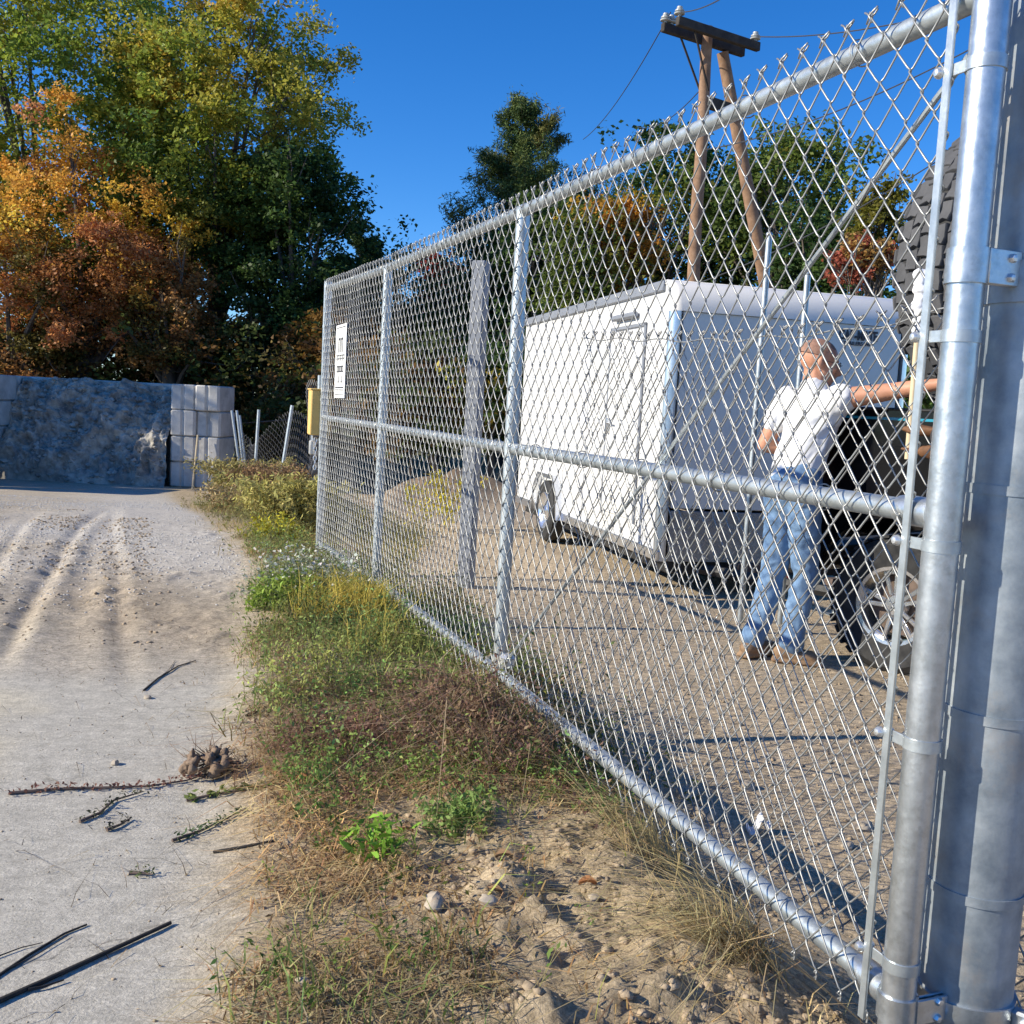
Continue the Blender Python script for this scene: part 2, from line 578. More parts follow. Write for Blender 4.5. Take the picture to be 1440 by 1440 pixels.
def ground():
    xs = np.concatenate([-np.geomspace(900, 12, 34), np.arange(-11.5, -5, .12), np.arange(-5, -3, .035), np.arange(-3, 2.3, .019),
                         np.arange(2.3, 6, .06), np.arange(6.2, 14, .3), np.geomspace(15, 900, 30)])
    ys = np.concatenate([np.array([-300, -80, -20, -5, -1, .2]), np.arange(.6, 4.6, .0175), np.arange(4.6, 9.5, .032),
                         np.arange(9.5, 16, .09), np.arange(16, 32, .35), np.geomspace(33, 1200, 34)])
    X, Y = np.meshgrid(xs, ys)
    Z = H(X, Y)
    nx, ny = len(xs), len(ys)
    V = np.stack([X, Y, Z], -1).reshape(-1, 3).astype(np.float32)
    i = np.arange(nx * ny, dtype=np.int32).reshape(ny, nx)
    Q = np.stack([i[:-1, :-1], i[:-1, 1:], i[1:, 1:], i[1:, :-1]], -1).reshape(-1, 4)
    me = bpy.data.meshes.new('ground')
    me.vertices.add(len(V))
    me.vertices.foreach_set('co', V.ravel())
    me.loops.add(Q.size)
    me.loops.foreach_set('vertex_index', Q.ravel())
    me.polygons.add(len(Q))
    me.polygons.foreach_set('loop_start', np.arange(len(Q), dtype=np.int32) * 4)
    me.update()
    me.shade_smooth()
    s = sdist(X, Y)
    e = edge(Y)
    n1, n2 = fbm(X, Y, .9, 4, 70), fbm(X, Y, 5, 4, 71)
    drive = 1 - sst(e - .16, e + .12, s + .25 * n2)
    earth = drive * sst(4.0, 5.3, Y + 1.6 * n1)
    grav = drive * sst(5.6, 7.5, Y + 2 * n1) * sst(-2.9, -1.4, s + 1.5 * n1) * (1 - sst(18, 25, Y))
    slab = np.array([.575, .51, .39])
    slab2 = np.array([.50, .46, .385])
    C = slab + (slab2 - slab) * sst(-.05, .12, n1 + .25 * sst(-1.9, -1.3, s))[..., None]
    er = np.array([.46, .385, .29]) * (1 + .5 * n2[..., None])
    C = C + (er - C) * (earth * .85)[..., None]
    C = C + (np.array([.55, .51, .45]) - C) * (grav * .8)[..., None]
    cp_ = np.exp(-(((s + 1.5) / .3) ** 2 + ((Y - 5.9) / 1.0) ** 2)) + np.exp(-(((s + .95) / .4) ** 2 + ((Y - 5.3) / .7) ** 2))
    C = C + (np.array([.40, .32, .225]) * (1 + .6 * n2[..., None]) - C) * (earth * np.clip(cp_, 0, 1) * .8)[..., None]
    so = np.array([.44, .345, .225]) * (1 + .45 * n2[..., None])
    C = C + (so - C) * (1 - drive)[..., None]
    yd = sst(.1, .5, s)
    yc = np.array([.47, .375, .26]) * (1 + .3 * n1[..., None] + .2 * n2[..., None])
    C = C + (yc - C) * yd[..., None]
    far = sst(26, 40, np.hypot(X, Y))
    C = C + (np.array([.16, .15, .07]) - C) * far[..., None]
    bank = np.exp(-(((X + .9) / 1.8) ** 2 + ((Y - 17.5) / 2) ** 2))
    C = C + (np.array([.20, .14, .09]) - C) * bank[..., None]
    A = me.attributes.new('col', 'FLOAT_COLOR', 'POINT')
    c4 = np.ones((nx * ny, 4), np.float32)
    c4[:, :3] = np.clip(C, .02, .9).reshape(-1, 3)
    A.data.foreach_set('color', c4.ravel())
    gr = me.attributes.new('grit', 'FLOAT', 'POINT')
    gr.data.foreach_set('value', (np.clip(earth + (1 - drive), 0, 1)).astype(np.float32).ravel())
    m, nt, b = newmat('ground_soil')
    N, L = nt.nodes.new, nt.links.new
    a = N('ShaderNodeAttribute')
    a.attribute_name = 'col'
    g = N('ShaderNodeAttribute')
    g.attribute_name = 'grit'
    tc = N('ShaderNodeTexCoord')
    f1 = N('ShaderNodeTexNoise')
    f1.inputs['Scale'].default_value = 130
    f1.inputs['Detail'].default_value = 6
    f1.inputs['Roughness'].default_value = .75
    L(tc.outputs['Object'], f1.inputs['Vector'])
    f2 = N('ShaderNodeTexNoise')
    f2.inputs['Scale'].default_value = 14
    f2.inputs['Detail'].default_value = 8
    f2.inputs['Roughness'].default_value = .7
    L(tc.outputs['Object'], f2.inputs['Vector'])
    # scratches drawn across the slab by dragged loads
    mp = N('ShaderNodeMapping')
    mp.inputs['Rotation'].default_value = (0, 0, R(12))
    mp.inputs['Scale'].default_value = (2.2, 60, 1)
    L(tc.outputs['Object'], mp.inputs['Vector'])
    f3 = N('ShaderNodeTexNoise')
    f3.inputs['Scale'].default_value = 1
    f3.inputs['Detail'].default_value = 4
    L(mp.outputs[0], f3.inputs['Vector'])
    def mr(src, lo, hi, a0=.3, a1=.7):
        q = N('ShaderNodeMapRange')
        q.inputs['From Min'].default_value = a0
        q.inputs['From Max'].default_value = a1
        q.inputs['To Min'].default_value = lo
        q.inputs['To Max'].default_value = hi
        L(src, q.inputs['Value'])
        return q.outputs[0]
    def mul(x, y):
        q = N('ShaderNodeMath')
        q.operation = 'MULTIPLY'
        L(x, q.inputs[0])
        L(y, q.inputs[1])
        return q.outputs[0]
    f4 = N('ShaderNodeTexVoronoi')
    f4.feature = 'DISTANCE_TO_EDGE'
    f4.inputs['Scale'].default_value = 1.1
    wp = N('ShaderNodeVectorMath')
    wp.operation = 'ADD'
    f5 = N('ShaderNodeTexNoise')
    f5.inputs['Scale'].default_value = 3
    f5.inputs['Detail'].default_value = 6
    L(tc.outputs['Object'], f5.inputs['Vector'])
    sc5 = N('ShaderNodeVectorMath')
    sc5.operation = 'SCALE'
    sc5.inputs['Scale'].default_value = .5
    L(f5.outputs['Color'], sc5.inputs[0])
    L(tc.outputs['Object'], wp.inputs[0])
    L(sc5.outputs[0], wp.inputs[1])
    L(wp.outputs[0], f4.inputs['Vector'])
    crack = mr(f4.outputs['Distance'], .62, 1.0, 0, .006)
    cmix = N('ShaderNodeMath')
    cmix.operation = 'MAXIMUM'
    L(crack, cmix.inputs[0])
    L(mr(f5.outputs['Fac'], 1.0, .5, .42, .6), cmix.inputs[1])
    fac = mul(mul(mr(f1.outputs['Fac'], .66, 1.34), mr(f2.outputs['Fac'], .80, 1.20)), mr(f3.outputs['Fac'], .94, 1.06))
    f6 = N('ShaderNodeTexNoise')
    f6.inputs['Scale'].default_value = 42
    f6.inputs['Detail'].default_value = 8
    f6.inputs['Roughness'].default_value = .85
    L(tc.outputs['Object'], f6.inputs['Vector'])
    gm = N('ShaderNodeMix')
    gm.data_type = 'FLOAT'
    L(g.outputs['Fac'], gm.inputs[0])
    L(mr(f6.outputs['Fac'], .80, 1.20, .36, .64), gm.inputs[2])
    L(mr(f6.outputs['Fac'], .55, 1.45, .36, .64), gm.inputs[3])
    fac = mul(fac, cmix.outputs[0])
    fac = mul(fac, gm.outputs[0])
    vm = N('ShaderNodeVectorMath')
    vm.operation = 'SCALE'
    L(a.outputs['Color'], vm.inputs[0])
    L(fac, vm.inputs['Scale'])
    L(vm.outputs[0], b.inputs['Base Color'])
    b.inputs['Roughness'].default_value = .92
    b.inputs['Specular IOR Level'].default_value = .15
    bp = N('ShaderNodeBump')
    bp.inputs['Distance'].default_value = .006
    st = mr(g.outputs['Fac'], .6, 1.0, 0, 1)
    L(st, bp.inputs['Strength'])
    L(f1.outputs['Fac'], bp.inputs['Height'])
    L(bp.outputs[0], b.inputs['Normal'])
    o = link('ground', me, m)
    tag(o, 'pale dusty driveway slab, weedy verge and brown yard soil', kind='structure')


ground()

# ------------------------------------------------------------------ the chain-link gate
TS = np.array([0, 2.29, 4.48, 6.42])
ZT = np.array([1.984, 1.966, 1.984, 2.035])
ZM = np.array([1.064, 1.060, 1.066, 1.066])
ZB = np.array([.128, .164, .150, .094])


def G(t, z, o=0.0):
    p = P0 + GD * t + GN * o
    return np.array([p[0], p[1], z])


zt = lambda t: float(np.interp(t, TS, ZT))
zm = lambda t: float(np.interp(t, TS, ZM))
zb = lambda t: float(np.interp(t, TS, ZB))
GM = Matrix(((GD[0], GN[0], 0), (GD[1], GN[1], 0), (0, 0, 1)))
WW, HH = .0385, .0464            # half a diamond, across and up


def wire_mesh(name, nh, phase, rad=.0021, barbs=True, depth=.0036, n=5):
    """one flattened spiral of fence wire, nh half turns high"""
    P = []
    for k in range(nh):
        up = (k + phase) % 2 == 0
        x0, x1 = (-.0016, WW + .0016) if up else (WW + .0016, -.0016)
        yd = depth if up else -depth
        for t, y in ((0, 0), (.05, .55), (.14, 1), (.5, 1), (.86, 1), (.95, .55)):
            xx = x0 + (x1 - x0) * t
            P.append((xx, yd * y, (k + t) * HH))
    last = (nh + phase) % 2 == 0
    xe = -.0016 if last else WW + .0016
    P.append((xe, 0, nh * HH))
    mb = MB()
    mb.tube(P, rad, n)
    if barbs:
        d = 1 if last else -1
        mb.tube([(xe + d * .010, .004, nh * HH - .016), (xe, .006, nh * HH), (xe - d * .006, .004, nh * HH + .005),
                 (xe - d * .017, .002, nh * HH + .011)], rad * 1.05, n)
        mb.tube([(xe, 0, nh * HH - .002), (xe + d * .004, -.005, nh * HH + .004), (xe + d * .014, -.004, nh * HH + .010)], rad * 1.05, n)
        xs = P[0][0]
        d = 1 if xs < .01 else -1
        mb.tube([(xs, 0, 0), (xs - d * .004, .004, -.007), (xs + d * .002, -.003, -.013), (xs - d * .003, .003, -.020)], rad * 1.05, n)
    return mb.mesh(name, None, 180)


gate = thing('chain_link_gate', G(0, 0), 'tall galvanised chain-link swing gate with pipe frame, standing open along the driveway', 'gate')
NH = 42
wmesh = [wire_mesh('mesh_wire', NH, 0), wire_mesh('mesh_wire', NH, 1)]
for w_ in wmesh:
    w_.materials.append(M['wire'])
nw = int((TS[3] - .10) / WW)
for i in range(nw):
    t0 = .046 + i * WW
    lo, hi = zb(t0) - .050, zt(t0) + .046
    o = link('mesh_wire', wmesh[i % 2], None, gate)
    sc_ = (hi - lo) / (NH * HH)
    p = G(t0, lo + random.uniform(-.002, .002), .030 + .004 * math.sin(i * .21) + random.uniform(-.0015, .0015))
    o.matrix_basis = Matrix.Translation(p) @ GM.to_4x4() @ Matrix.Rotation(random.uniform(-.0022, .0022), 4, 'Y') \
        @ Matrix.Diagonal((1, 1, sc_, 1))
# frame
mb = MB()
mb.tube([G(0, .06), G(0, .10), G(0, 1.0), G(0, 2.20)], .0325, 28)
part('frame_post', mb, M['galv'], gate)
for i, rr in ((1, .027), (2, .027), (3, .030)):
    mb = MB()
    t = TS[i]
    zl = -.02 if i == 3 else ZB[i]
    mb.tube([G(t, zl), G(t, 1.0), G(t, ZT[i] + (.05 if i == 3 else 0))], rr, 18)
    part('frame_post', mb, M['galv_rail'], gate)
for Z, rr in ((ZT, .0215), (ZM, .0215), (ZB, .0225)):
    mb = MB()
    mb.tube([G(t, z) for t, z in zip(TS, Z)], rr, 16, cap=False)
    part('rail', mb, M['galv_rail'], gate)
mb = MB()
mb.box(G(.056, 1.06, .033), (.019, .006, 2.0), np.array(GM), .0015)
part('tension_bar', mb, M['galv_rail'], gate)
mb = MB()
mb.box(G(TS[3] - .06, 1.06, .030), (.018, .006, 1.95), np.array(GM), .0015)
part('tension_bar', mb, M['galv_rail'], gate)
# bands that hold the tension bar to the hinge-side pipe
for k, z in enumerate((1.86, 1.388, 1.008, .635, .20)):
    mb = MB()
    prof = [(.0328, -.011), (.0352, -.011), (.0352, .011), (.0328, .011), (.0328, -.011)]
    mb.lathe(prof[:4], G(0, z), n=28)
    mb.box(G(.042, z, .028), (.060, .004, .022), np.array(GM), .001)
    b_ = part('tension_band', mb, M['galv_rail'], gate)
    mb = MB()
    mb.lathe([(0, .009), (.006, .008), (.0095, .004), (.0105, 0), (.0105, -.003)], G(.073, z, .038), axis=GN, n=12)
    mb.lathe([(.006, -.024), (.006, 0)], G(.073, z, .03), axis=GN, n=8)
    part('bolt', mb, M['bolt'], b_)
for k, z in enumerate((1.75, 1.2, .9, .4)):
    mb = MB()
    mb.lathe([(.0302, -.011), (.0325, -.011), (.0325, .011), (.0302, .011)], G(TS[3], z), n=20)
    mb.box(G(TS[3] - .04, z, .026), (.07, .004, .022), np.array(GM), .001)
    part('tension_band', mb, M['galv_rail'], gate)
# truss rod from the foot of the third upright to the top of the hinge-side pipe
mb = MB()
a, b = G(2.24, .20, .008), G(.035, 1.885, .008)
mb.tube([a, a * .5 + b * .5 + np.array([0, 0, -.004]), b], .0058, 8)
part('truss_rod', mb, M['galv_rail'], gate)
mb = MB()
mb.box(G(2.205, .235, .0), (.075, .05, .05), np.array(GM), .012)
mb.lathe([(.0275, -.02), (.031, -.02), (.031, .02), (.0275, .02)], G(2.29, .215), n=20)
mb.lathe([(.011, -.02), (.011, .02)], G(2.175, .25, .0), axis=nrm(b - a), n=6)
part('truss_clamp', mb, M['bolt'], gate)
mb = MB()
mb.lathe([(.0225, -.055), (.027, -.055), (.029, -.03), (.029, .035)], G(.055, zm(0)), axis=-GD, n=20)
part('rail_socket', mb, M['galv'], gate)
mb = MB()
mb.lathe([(.0235, -.055), (.028, -.055), (.030, -.03), (.030, .035)], G(.06, zb(.05)), axis=-GD, n=20)
part('rail_socket', mb, M['galv'], gate)
for i in (1, 2):
    for Z in (ZM, ZB, ZT):
        mb = MB()
        mb.lathe([(.022, -.036), (.0245, -.034), (.0245, .034), (.022, .036)], G(TS[i], Z[i]), axis=GD, n=16)
        part('weld_collar', mb, M['galv_rail'], gate)
# little tie wires that hold the mesh to the rails
for Z, dz in ((ZT, -.024), (ZM, 0), (ZB, 0)):
    for t in np.arange(.35, 6.2, .42):
        z = float(np.interp(t, TS, Z))
        c = G(t, z)
        mb = MB()
        mb.tube([c + GN * (.0275 * math.cos(q)) + np.array([0, 0, .0275 * math.sin(q)]) + GD * (.006 * q / 3)
                 for q in np.linspace(-2.4, 2.6, 14)], .0017, 4)
        part('tie_wire', mb, M['wire'], gate)

# hinge post
HP = np.array([.948, 1.948, 0])
gp = thing('hinge_post', HP, 'thick weathered galvanised gate post with strap bands at the right edge', 'post')
mb = MB()
mb.tube([HP + (0, 0, -.3), HP + (0, 0, 0), HP + (0, 0, 1.2), HP + (0, 0, 2.6)], .0875, 48)
mb.lathe([(.0875, 0), (.084, .03), (.06, .055), (0, .07)], HP + (0, 0, 2.6), n=48)
part('post_pipe', mb, M['galv_old'], gp)
for k, (z, h) in enumerate(((2.06, .018), (1.115, .018), (.685, .018), (.335, .018))):
    mb = MB()
    mb.lathe([(.0877, -h / 2), (.0905, -h / 2), (.0905, h / 2), (.0877, h / 2)], HP + (0, 0, z), n=48)
    b_ = part('strap_band', mb, M['galv_old'], gp)
    q = nrm([.8, .55, 0])
    mb = MB()
    mb.box(HP + q * .105 + (0, 0, z), (.034, .010, h + .004), frame(q), .002)
    mb.lathe([(.007, -.013), (.007, .013)], HP + q * .112 + (0, 0, z), axis=(-q[1], q[0], 0), n=6)
    part('clamp_ear', mb, M['bolt'], b_)


def hinge(z, big):
    q = nrm(HP - P0)
    q[2] = 0
    fr = frame(q)
    h = .062 if big else .05
    mb = MB()
    mb.lathe([(.0331, -h / 2), (.0375, -h / 2), (.0375, h / 2), (.0331, h / 2)], P0 + (0, 0, z), n=32)
    mb.box(P0 + q * .052 + fr[:, 1] * -.034 + (0, 0, z), (.075, .006, h), fr, .0015)
    mb.box(P0 + q * .052 + fr[:, 1] * -.022 + (0, 0, z), (.075, .006, h), fr, .0015)
    o = part('hinge_strap', mb, M['galv'], gp)
    mb = MB()
    for dz in (-.017, .017):
        mb.lathe([(.0085, -.030), (.0085, -.040), (.006, -.044), (0, -.045)][::-1], P0 + q * .066 + (0, 0, z + dz), axis=fr[:, 1], n=6)
    part('hinge_bolt', mb, M['bolt'], o)
    mb = MB()
    mb.lathe([(.0877, -h / 2 - .006), (.093, -h / 2 - .006), (.093, h / 2 + .006), (.0877, h / 2 + .006)], HP + (0, 0, z - .02), n=48)
    q2 = nrm([.75, -.66, 0])
    mb.box(HP + q2 * .112 + (0, 0, z - .02), (.045, .028, h), frame(q2), .005)
    o = part('hinge_collar', mb, M['galv_old'] if big else M['galv'], gp)
    mb = MB()
    t_ = np.array([-q2[1], q2[0], 0])
    mb.lathe([(.014, -.026), (.014, -.014), (.010, -.014), (.010, .014), (.014, .014), (.014, .026)], HP + q2 * .117 + (0, 0, z - .02), axis=t_, n=6)
    part('hinge_bolt', mb, M['bolt'], o)


hinge(1.512, True)
hinge(.115, False)

# sign wired to the gate
SC = G(5.62, 1.47, .040)
q1, q2 = GD, np.array([0, 0, 1.0])
sg = thing('warning_sign', SC - (0, 0, .24), 'tall white printed notice wired to the far end of the gate', 'sign')
mb = MB()
mb.box(SC, (.36, .004, .50), np.array(GM), .001)
part('sign_plate', mb, M['sign'], sg)


def marks(y0, y1, xs, st, rows=1):
    """rows of printed strokes too small to read"""
    mb = MB()
    for x in xs:
        for kind in st:
            mb.box(SC + GN * .0032 + GD * (x + kind[0]) + q2 * ((y0 + y1) / 2 + kind[1] * (y1 - y0)),
                   (kind[2], .002, (y1 - y0) * kind[3]), np.array(GM))
    part('print_line', mb, M['ink'], sg)


marks(.06, .16, (-.045, .045), ((-.025, 0, .014, 1), (.025, 0, .014, 1), (0, .42, .05, .14)))
marks(.0, .045, (-.12, -.06, 0, .06, .12), ((-.018, 0, .010, 1), (0, .4, .035, .2), (0, -.1, .03, .2)))
marks(-.075, -.03, (-.09, -.03, .03, .09), ((-.02, 0, .010, 1), (.018, 0, .010, 1), (0, .4, .035, .2), (0, -.4, .035, .2)))
marks(-.145, -.10, (-.06, .05), ((-.018, 0, .012, 1), (0, -.4, .04, .2)))
marks(-.185, -.172, (-.12, -.06, 0, .06, .12), ((0, 0, .05, .7),))
marks(-.200, -.190, (-.12, -.06, 0, .06, .12), ((0, 0, .045, .6),))
marks(-.232, -.224, (0,), ((0, 0, .30, .6),))
marks(.226, .234, (0,), ((0, 0, .30, .6),))

# yellow box and padlock on the free end of the gate
BC = G(6.50, 1.10, .02)
yb = thing('latch_box', BC - (0, 0, .2), 'yellow painted metal box fixed to the free end of the gate', 'box')
mb = MB()
mb.box(BC, (.15, .155, .345), np.array(GM), .008)
part('box_shell', mb, M['yellow_box'], yb)
mb = MB()
mb.box(BC + (0, 0, .176), (.163, .168, .012), np.array(GM), .003)
part('box_lid', mb, M['yellow_box'], yb)
mb = MB()
mb.tube([BC + (0, 0, .16) + GD * .02, BC + (0, 0, .285) + GD * .02], .018, 12)
part('post_stub', mb, M['galv_rail'], yb)
LC = BC + GN * .05 + GD * .01 + np.array([0, 0, -.27])
pl = thing('padlock', LC - (0, 0, .07), 'silver padlock hanging under the yellow box', 'padlock')
mb = MB()
mb.box(LC, (.06, .035, .11), np.array(GM), .008)
part('lock_body', mb, M['lockgrey'], pl)
mb = MB()
mb.tube([LC + GD * (.02 * math.cos(a)) + np.array([0, 0, .055 + .035 + .02 * math.sin(a)]) for a in np.linspace(0, math.pi, 9)], .005, 6)
mb.tube([LC + GD * .02 + (0, 0, .05), LC + GD * .02 + (0, 0, .09)], .005, 6)
mb.tube([LC - GD * .02 + (0, 0, .05), LC - GD * .02 + (0, 0, .09)], .005, 6)
part('shackle', mb, M['bolt'], pl)
mb = MB()
for k in range(7):
    c = LC + GN * -.02 - GD * .045 + np.array([0, 0, .06 - k * .035])
    fr = rot_to(GN if k % 2 else GD)
    mb.tube([c + fr[:, 0] * .010 * math.cos(a) + np.array([0, 0, .020]) * math.sin(a) for a in np.linspace(0, 2 * math.pi, 13)], .004, 5)
part('chain', mb, M['bolt'], pl)

# ------------------------------------------------------------------ the lower old fence just behind the gate
of = thing('old_wire_fence', G(.3, -.05, -.28), 'lower sagging chain-link fence on thin rods just behind the gate', 'fence')
wo = [wire_mesh('mesh_wire', 33, 0, .0020, True, .003, 4), wire_mesh('mesh_wire', 33, 1, .0020, True, .003, 4)]
for w_ in wo:
    w_.materials.append(M['wire_old'])
otop = lambda t: 1.50 + .10 * np.exp(-((t + .1) / .35) ** 2) - .03 * math.sin(t * 1.7)
no_ = int(2.35 / WW)
for i in range(no_):
    t0 = -.05 + i * WW
    o = link('mesh_wire', wo[i % 2], None, of)
    lo, hi = -.03 + .02 * math.sin(t0 * 3), otop(t0)
    p = G(t0, lo, -.28 + .012 * math.sin(t0 * 2.3))
    o.matrix_basis = Matrix.Translation(p) @ GM.to_4x4() @ Matrix.Rotation(.012 * math.sin(t0 * 2), 4, 'Y') \
        @ Matrix.Diagonal((1, 1, (hi - lo) / (33 * HH), 1))
mb = MB()
mb.tube([G(t, otop(t) - .02 + .006 * math.sin(t * 20), -.275) for t in np.linspace(-.05, 2.3, 40)], .0022, 5)
part('tension_wire', mb, M['wire_old'], of)
for px, top, lb in ((1082, 330, 'taller of two thin steel rods standing before the trailer front'), (1136, 385, 'shorter of two thin steel rods standing before the trailer front, behind the man')):
    tp = at(px, top, 7.0)
    mb = MB()
    mb.tube([(tp[0], tp[1], -.25), tp], .021, 10)
    mb.ell(tp, (.024, .024, .02), n=10, m=6)
    solo('steel_rod', mb, M['galv_rail'], (tp[0], tp[1], -.2), lb, 'post')

# grey square post standing in the yard
pb = atz(655, 822, -.12)
mb = MB()
mb.box(pb + np.array([0, 0, 1.17]), (.105, .105, 2.42), frame((.93, -.36)), .008)
solo('square_post', mb, M['greypost'], (pb[0], pb[1], -.1), 'square grey weathered post behind the gate, between its two inner uprights', 'post')

# ------------------------------------------------------------------ storage bay of concrete blocks
BAY_Z = -1.05
def blockwall(label, cols, name='block_wall', rows=4, skip=()):
    """cols: (centre, length direction, length) of each block in plan; stacked in rows of 0.6 m"""
    c0 = cols[0][0]
    w = tag(thing(name, (c0[0], c0[1], BAY_Z), label, 'wall'), kind='thing')
    for r_ in range(rows):
        for k, (c, d, ln) in enumerate(cols):
            if (r_, k) in skip:
                continue
            fr = frame(d)
            off = fr[:, 0] * random.uniform(-.10, .06) + fr[:, 1] * random.uniform(-.03, .03)
            ang = random.uniform(-.06, .06)
            fr = frame((d[0] * math.cos(ang) - d[1] * math.sin(ang), d[0] * math.sin(ang) + d[1] * math.cos(ang)))
            cc = np.array([c[0], c[1], BAY_Z + .3 + .6 * r_]) + off
            poly = []
            h = .288
            b = .05
            g = .045     # groove down the middle of each end, chamfers at the corners
            L2 = ln / 2 - .01
            # plan outline with V groove in both ends
            poly = [(-L2 + b, -h), (L2 - b, -h), (L2, -h + b), (L2, -g * 1.2), (L2 - g, -g * .4), (L2 - g, g * .4), (L2, g * 1.2),
                    (L2, h - b), (L2 - b, h), (-L2 + b, h), (-L2, h - b), (-L2, g * 1.2), (-L2 + g, g * .4), (-L2 + g, -g * .4), (-L2, -g * 1.2),
                    (-L2, -h + b)]
            V, F = [], []
            n = len(poly)
            lv = ((-.296, .03), (-.27, 0), (.27, 0), (.296, .03))
            for z, ins in lv:
                for x, y in poly:
                    x2 = x - np.sign(x) * min(ins, abs(x))
                    y2 = y * (1 - ins / .3)
                    V.append(fr @ np.array([x2, y2, z]) + cc)
            for i in range(3):
                F += [(i * n + j, i * n + (j + 1) % n, (i + 1) * n + (j + 1) % n, (i + 1) * n + j) for j in range(n)]
            F += [tuple(range(n))[::-1], tuple(3 * n + j for j in range(n))]
            part('concrete_block', MB().add(V, F), M['concrete'], w, 30)
    return w


RX = -7.47
cols = [(np.array([RX - .3 + .62 * j, 24.65]), (0, 1), 1.2) for j in range(2)]
blockwall('right wall of the storage bay, two stacks of pale concrete blocks end on, sunlit', cols)
cols = [(np.array([-12.33, 24.3 + k * 1.24]), (0, 1), 1.2) for k in range(-3, 2)]
blockwall('left wall of the storage bay, bluish concrete blocks in shade at the frame edge', cols)
cols = [(np.array([-11.4 + k * 1.24, 25.75]), (1, 0), 1.2) for k in range(4)]
blockwall('back wall of the storage bay, showing only above the heap of stone', cols)


def heap():
    nx, nu = 200, 150
    xs, us = np.linspace(-12.02, -8.09, nx), np.linspace(0, 1, nu)
    X, Uu = np.meshgrid(xs, us)
    run = 1.55 * Uu ** 1.25
    Yb = 23.85 + run + .25 * fbm(X, Uu * 3, .8, 2, 90)
    top = 2.36 + .30 * fbm(X, X * 0, .6, 2, 91)
    Zb = BAY_Z - .06 + top * np.minimum(1.06 * Uu ** .8, 1) 
    w = Uu * 2.6
    d = 1.5 * (.16 - np.abs(fbm(X, w, .85, 4, 92, .6))) + .6 * (.14 - np.abs(fbm(X, w, 3.2, 4, 93, .6))) + .12 * fbm(X, w, 14, 2, 94)
    k = sst(.0, .12, Uu) * (.35 + .65 * (1 - sst(.86, 1.0, Uu)))
    Yb = np.minimum(Yb - .82 * d * k, 25.42)
    Zb = Zb + .57 * d * k
    mb = MB()
    F = [(i * nx + j, i * nx + j + 1, (i + 1) * nx + j + 1, (i + 1) * nx + j) for i in range(nu - 1) for j in range(nx - 1)]
    mb.add(np.stack([X, Yb, Zb], -1).reshape(-1, 3), F)
    o = solo('stone_heap', mb, M['heap'], (-10.3, 24.6, BAY_Z), 'heap of grey crushed stone filling the shaded storage bay', 'heap', smooth=180)
    o['kind'] = 'thing'
    n = 900
    ii, jj = rng.integers(2, nu - 12, n), rng.integers(2, nx - 2, n)
    r_ = .015 + .085 * rng.uniform(0, 1, n) ** 3
    Q = np.stack([X[ii, jj], Yb[ii, jj], Zb[ii, jj]], -1)
    mb = MB()
    for k in range(n):
        V = np.array([(1, 0, 0), (-1, 0, 0), (0, 1, 0), (0, -1, 0), (.2, .1, .8), (0, 0, -.8), (.6, .6, .5), (-.6, -.6, .4)]) * (1 + rng.normal(0, .2, (8, 3))) * r_[k]
        mb.add(V + Q[k], [(0, 6, 4), (6, 2, 4), (2, 1, 4), (1, 7, 4), (7, 3, 4), (3, 0, 4), (0, 2, 6), (1, 3, 7), (2, 0, 5), (1, 2, 5), (3, 1, 5), (0, 3, 5)])
    p_ = link('loose_stones', mb.mesh('loose_stones', None, 0), M['heap'], o)
    p_.matrix_parent_inverse = Matrix.Translation(-Vector(o.location))
    p_['kind'] = 'stuff'


heap()
# pale stick leaning on the blocks and the pale lump at its foot
b_ = np.array([-7.42, 23.78, BAY_Z])
mb = MB()
mb.tube([b_, b_ + (.06, .12, 1.25)], .022, 8)
solo('leaning_stake', mb, M['shaft'], b_, 'pale wooden stake leaning on the sunlit block stack', 'stake')
# ------------------------------------------------------------------ slumped fence beyond the gate
def slumped():
    w = thing('slumped_fence', (-3.4, 16, float(H(-3.4, 16, False))), 'dark slumped chain-link fence leaning along the weeds beyond the yellow box', 'fence')
    line = [(462, 12.0), (430, 17), (405, 19.5), (360, 21.5), (345, 22.5), (330, 23.0)]
    pts = []
    for px, y in line:
        d = ray(px, 600)
        pts.append(np.array([d[0] / d[1] * y, y]))
    pts = np.array(pts)
    seg = np.concatenate([[0], np.cumsum(np.linalg.norm(np.diff(pts, axis=0), axis=1))])
    Lt = seg[-1]
    mb = MB()
    dw = .09
    n = int(Lt / dw)
    for i in range(n):
        P = []
        for k in range(25):
            s_ = i * dw + (dw if (k + i) % 2 else 0)
            x, y = np.interp(s_, seg, pts[:, 0]), np.interp(s_, seg, pts[:, 1])
            top = 1.55 + .25 * math.sin(s_ * 1.1) - .25 * max(0, s_ - 8) / 4
            u = k / 24
            P.append((x - .18 * u * u * math.sin(s_ * .9), y + (.01 if k % 2 else -.01), float(H(x, y, False)) - .02 + top * u))
        mb.tube(P, .0045, 3, cap=False)
    o = part('slumped_mesh', mb, M['wire_dark'], w)
    o['kind'] = 'stuff'
    for (x0, y0, x1, y1, dpt) in ((411, 570, 388, 690, 18.0), (364, 576, 356, 690, 21.0), (326, 577, 345, 660, 22.4), (333, 577, 349, 655, 22.9), (337, 584, 352, 650, 23.3)):
        a_, b_ = at(x1, y1, dpt), at(x0, y0, dpt)
        a_[2] = float(H(a_[0], a_[1], False)) - .1
        mb = MB()
        mb.tube([a_, b_], .032, 8)
        part('post', mb, M['galv_rail'], w)


slumped()

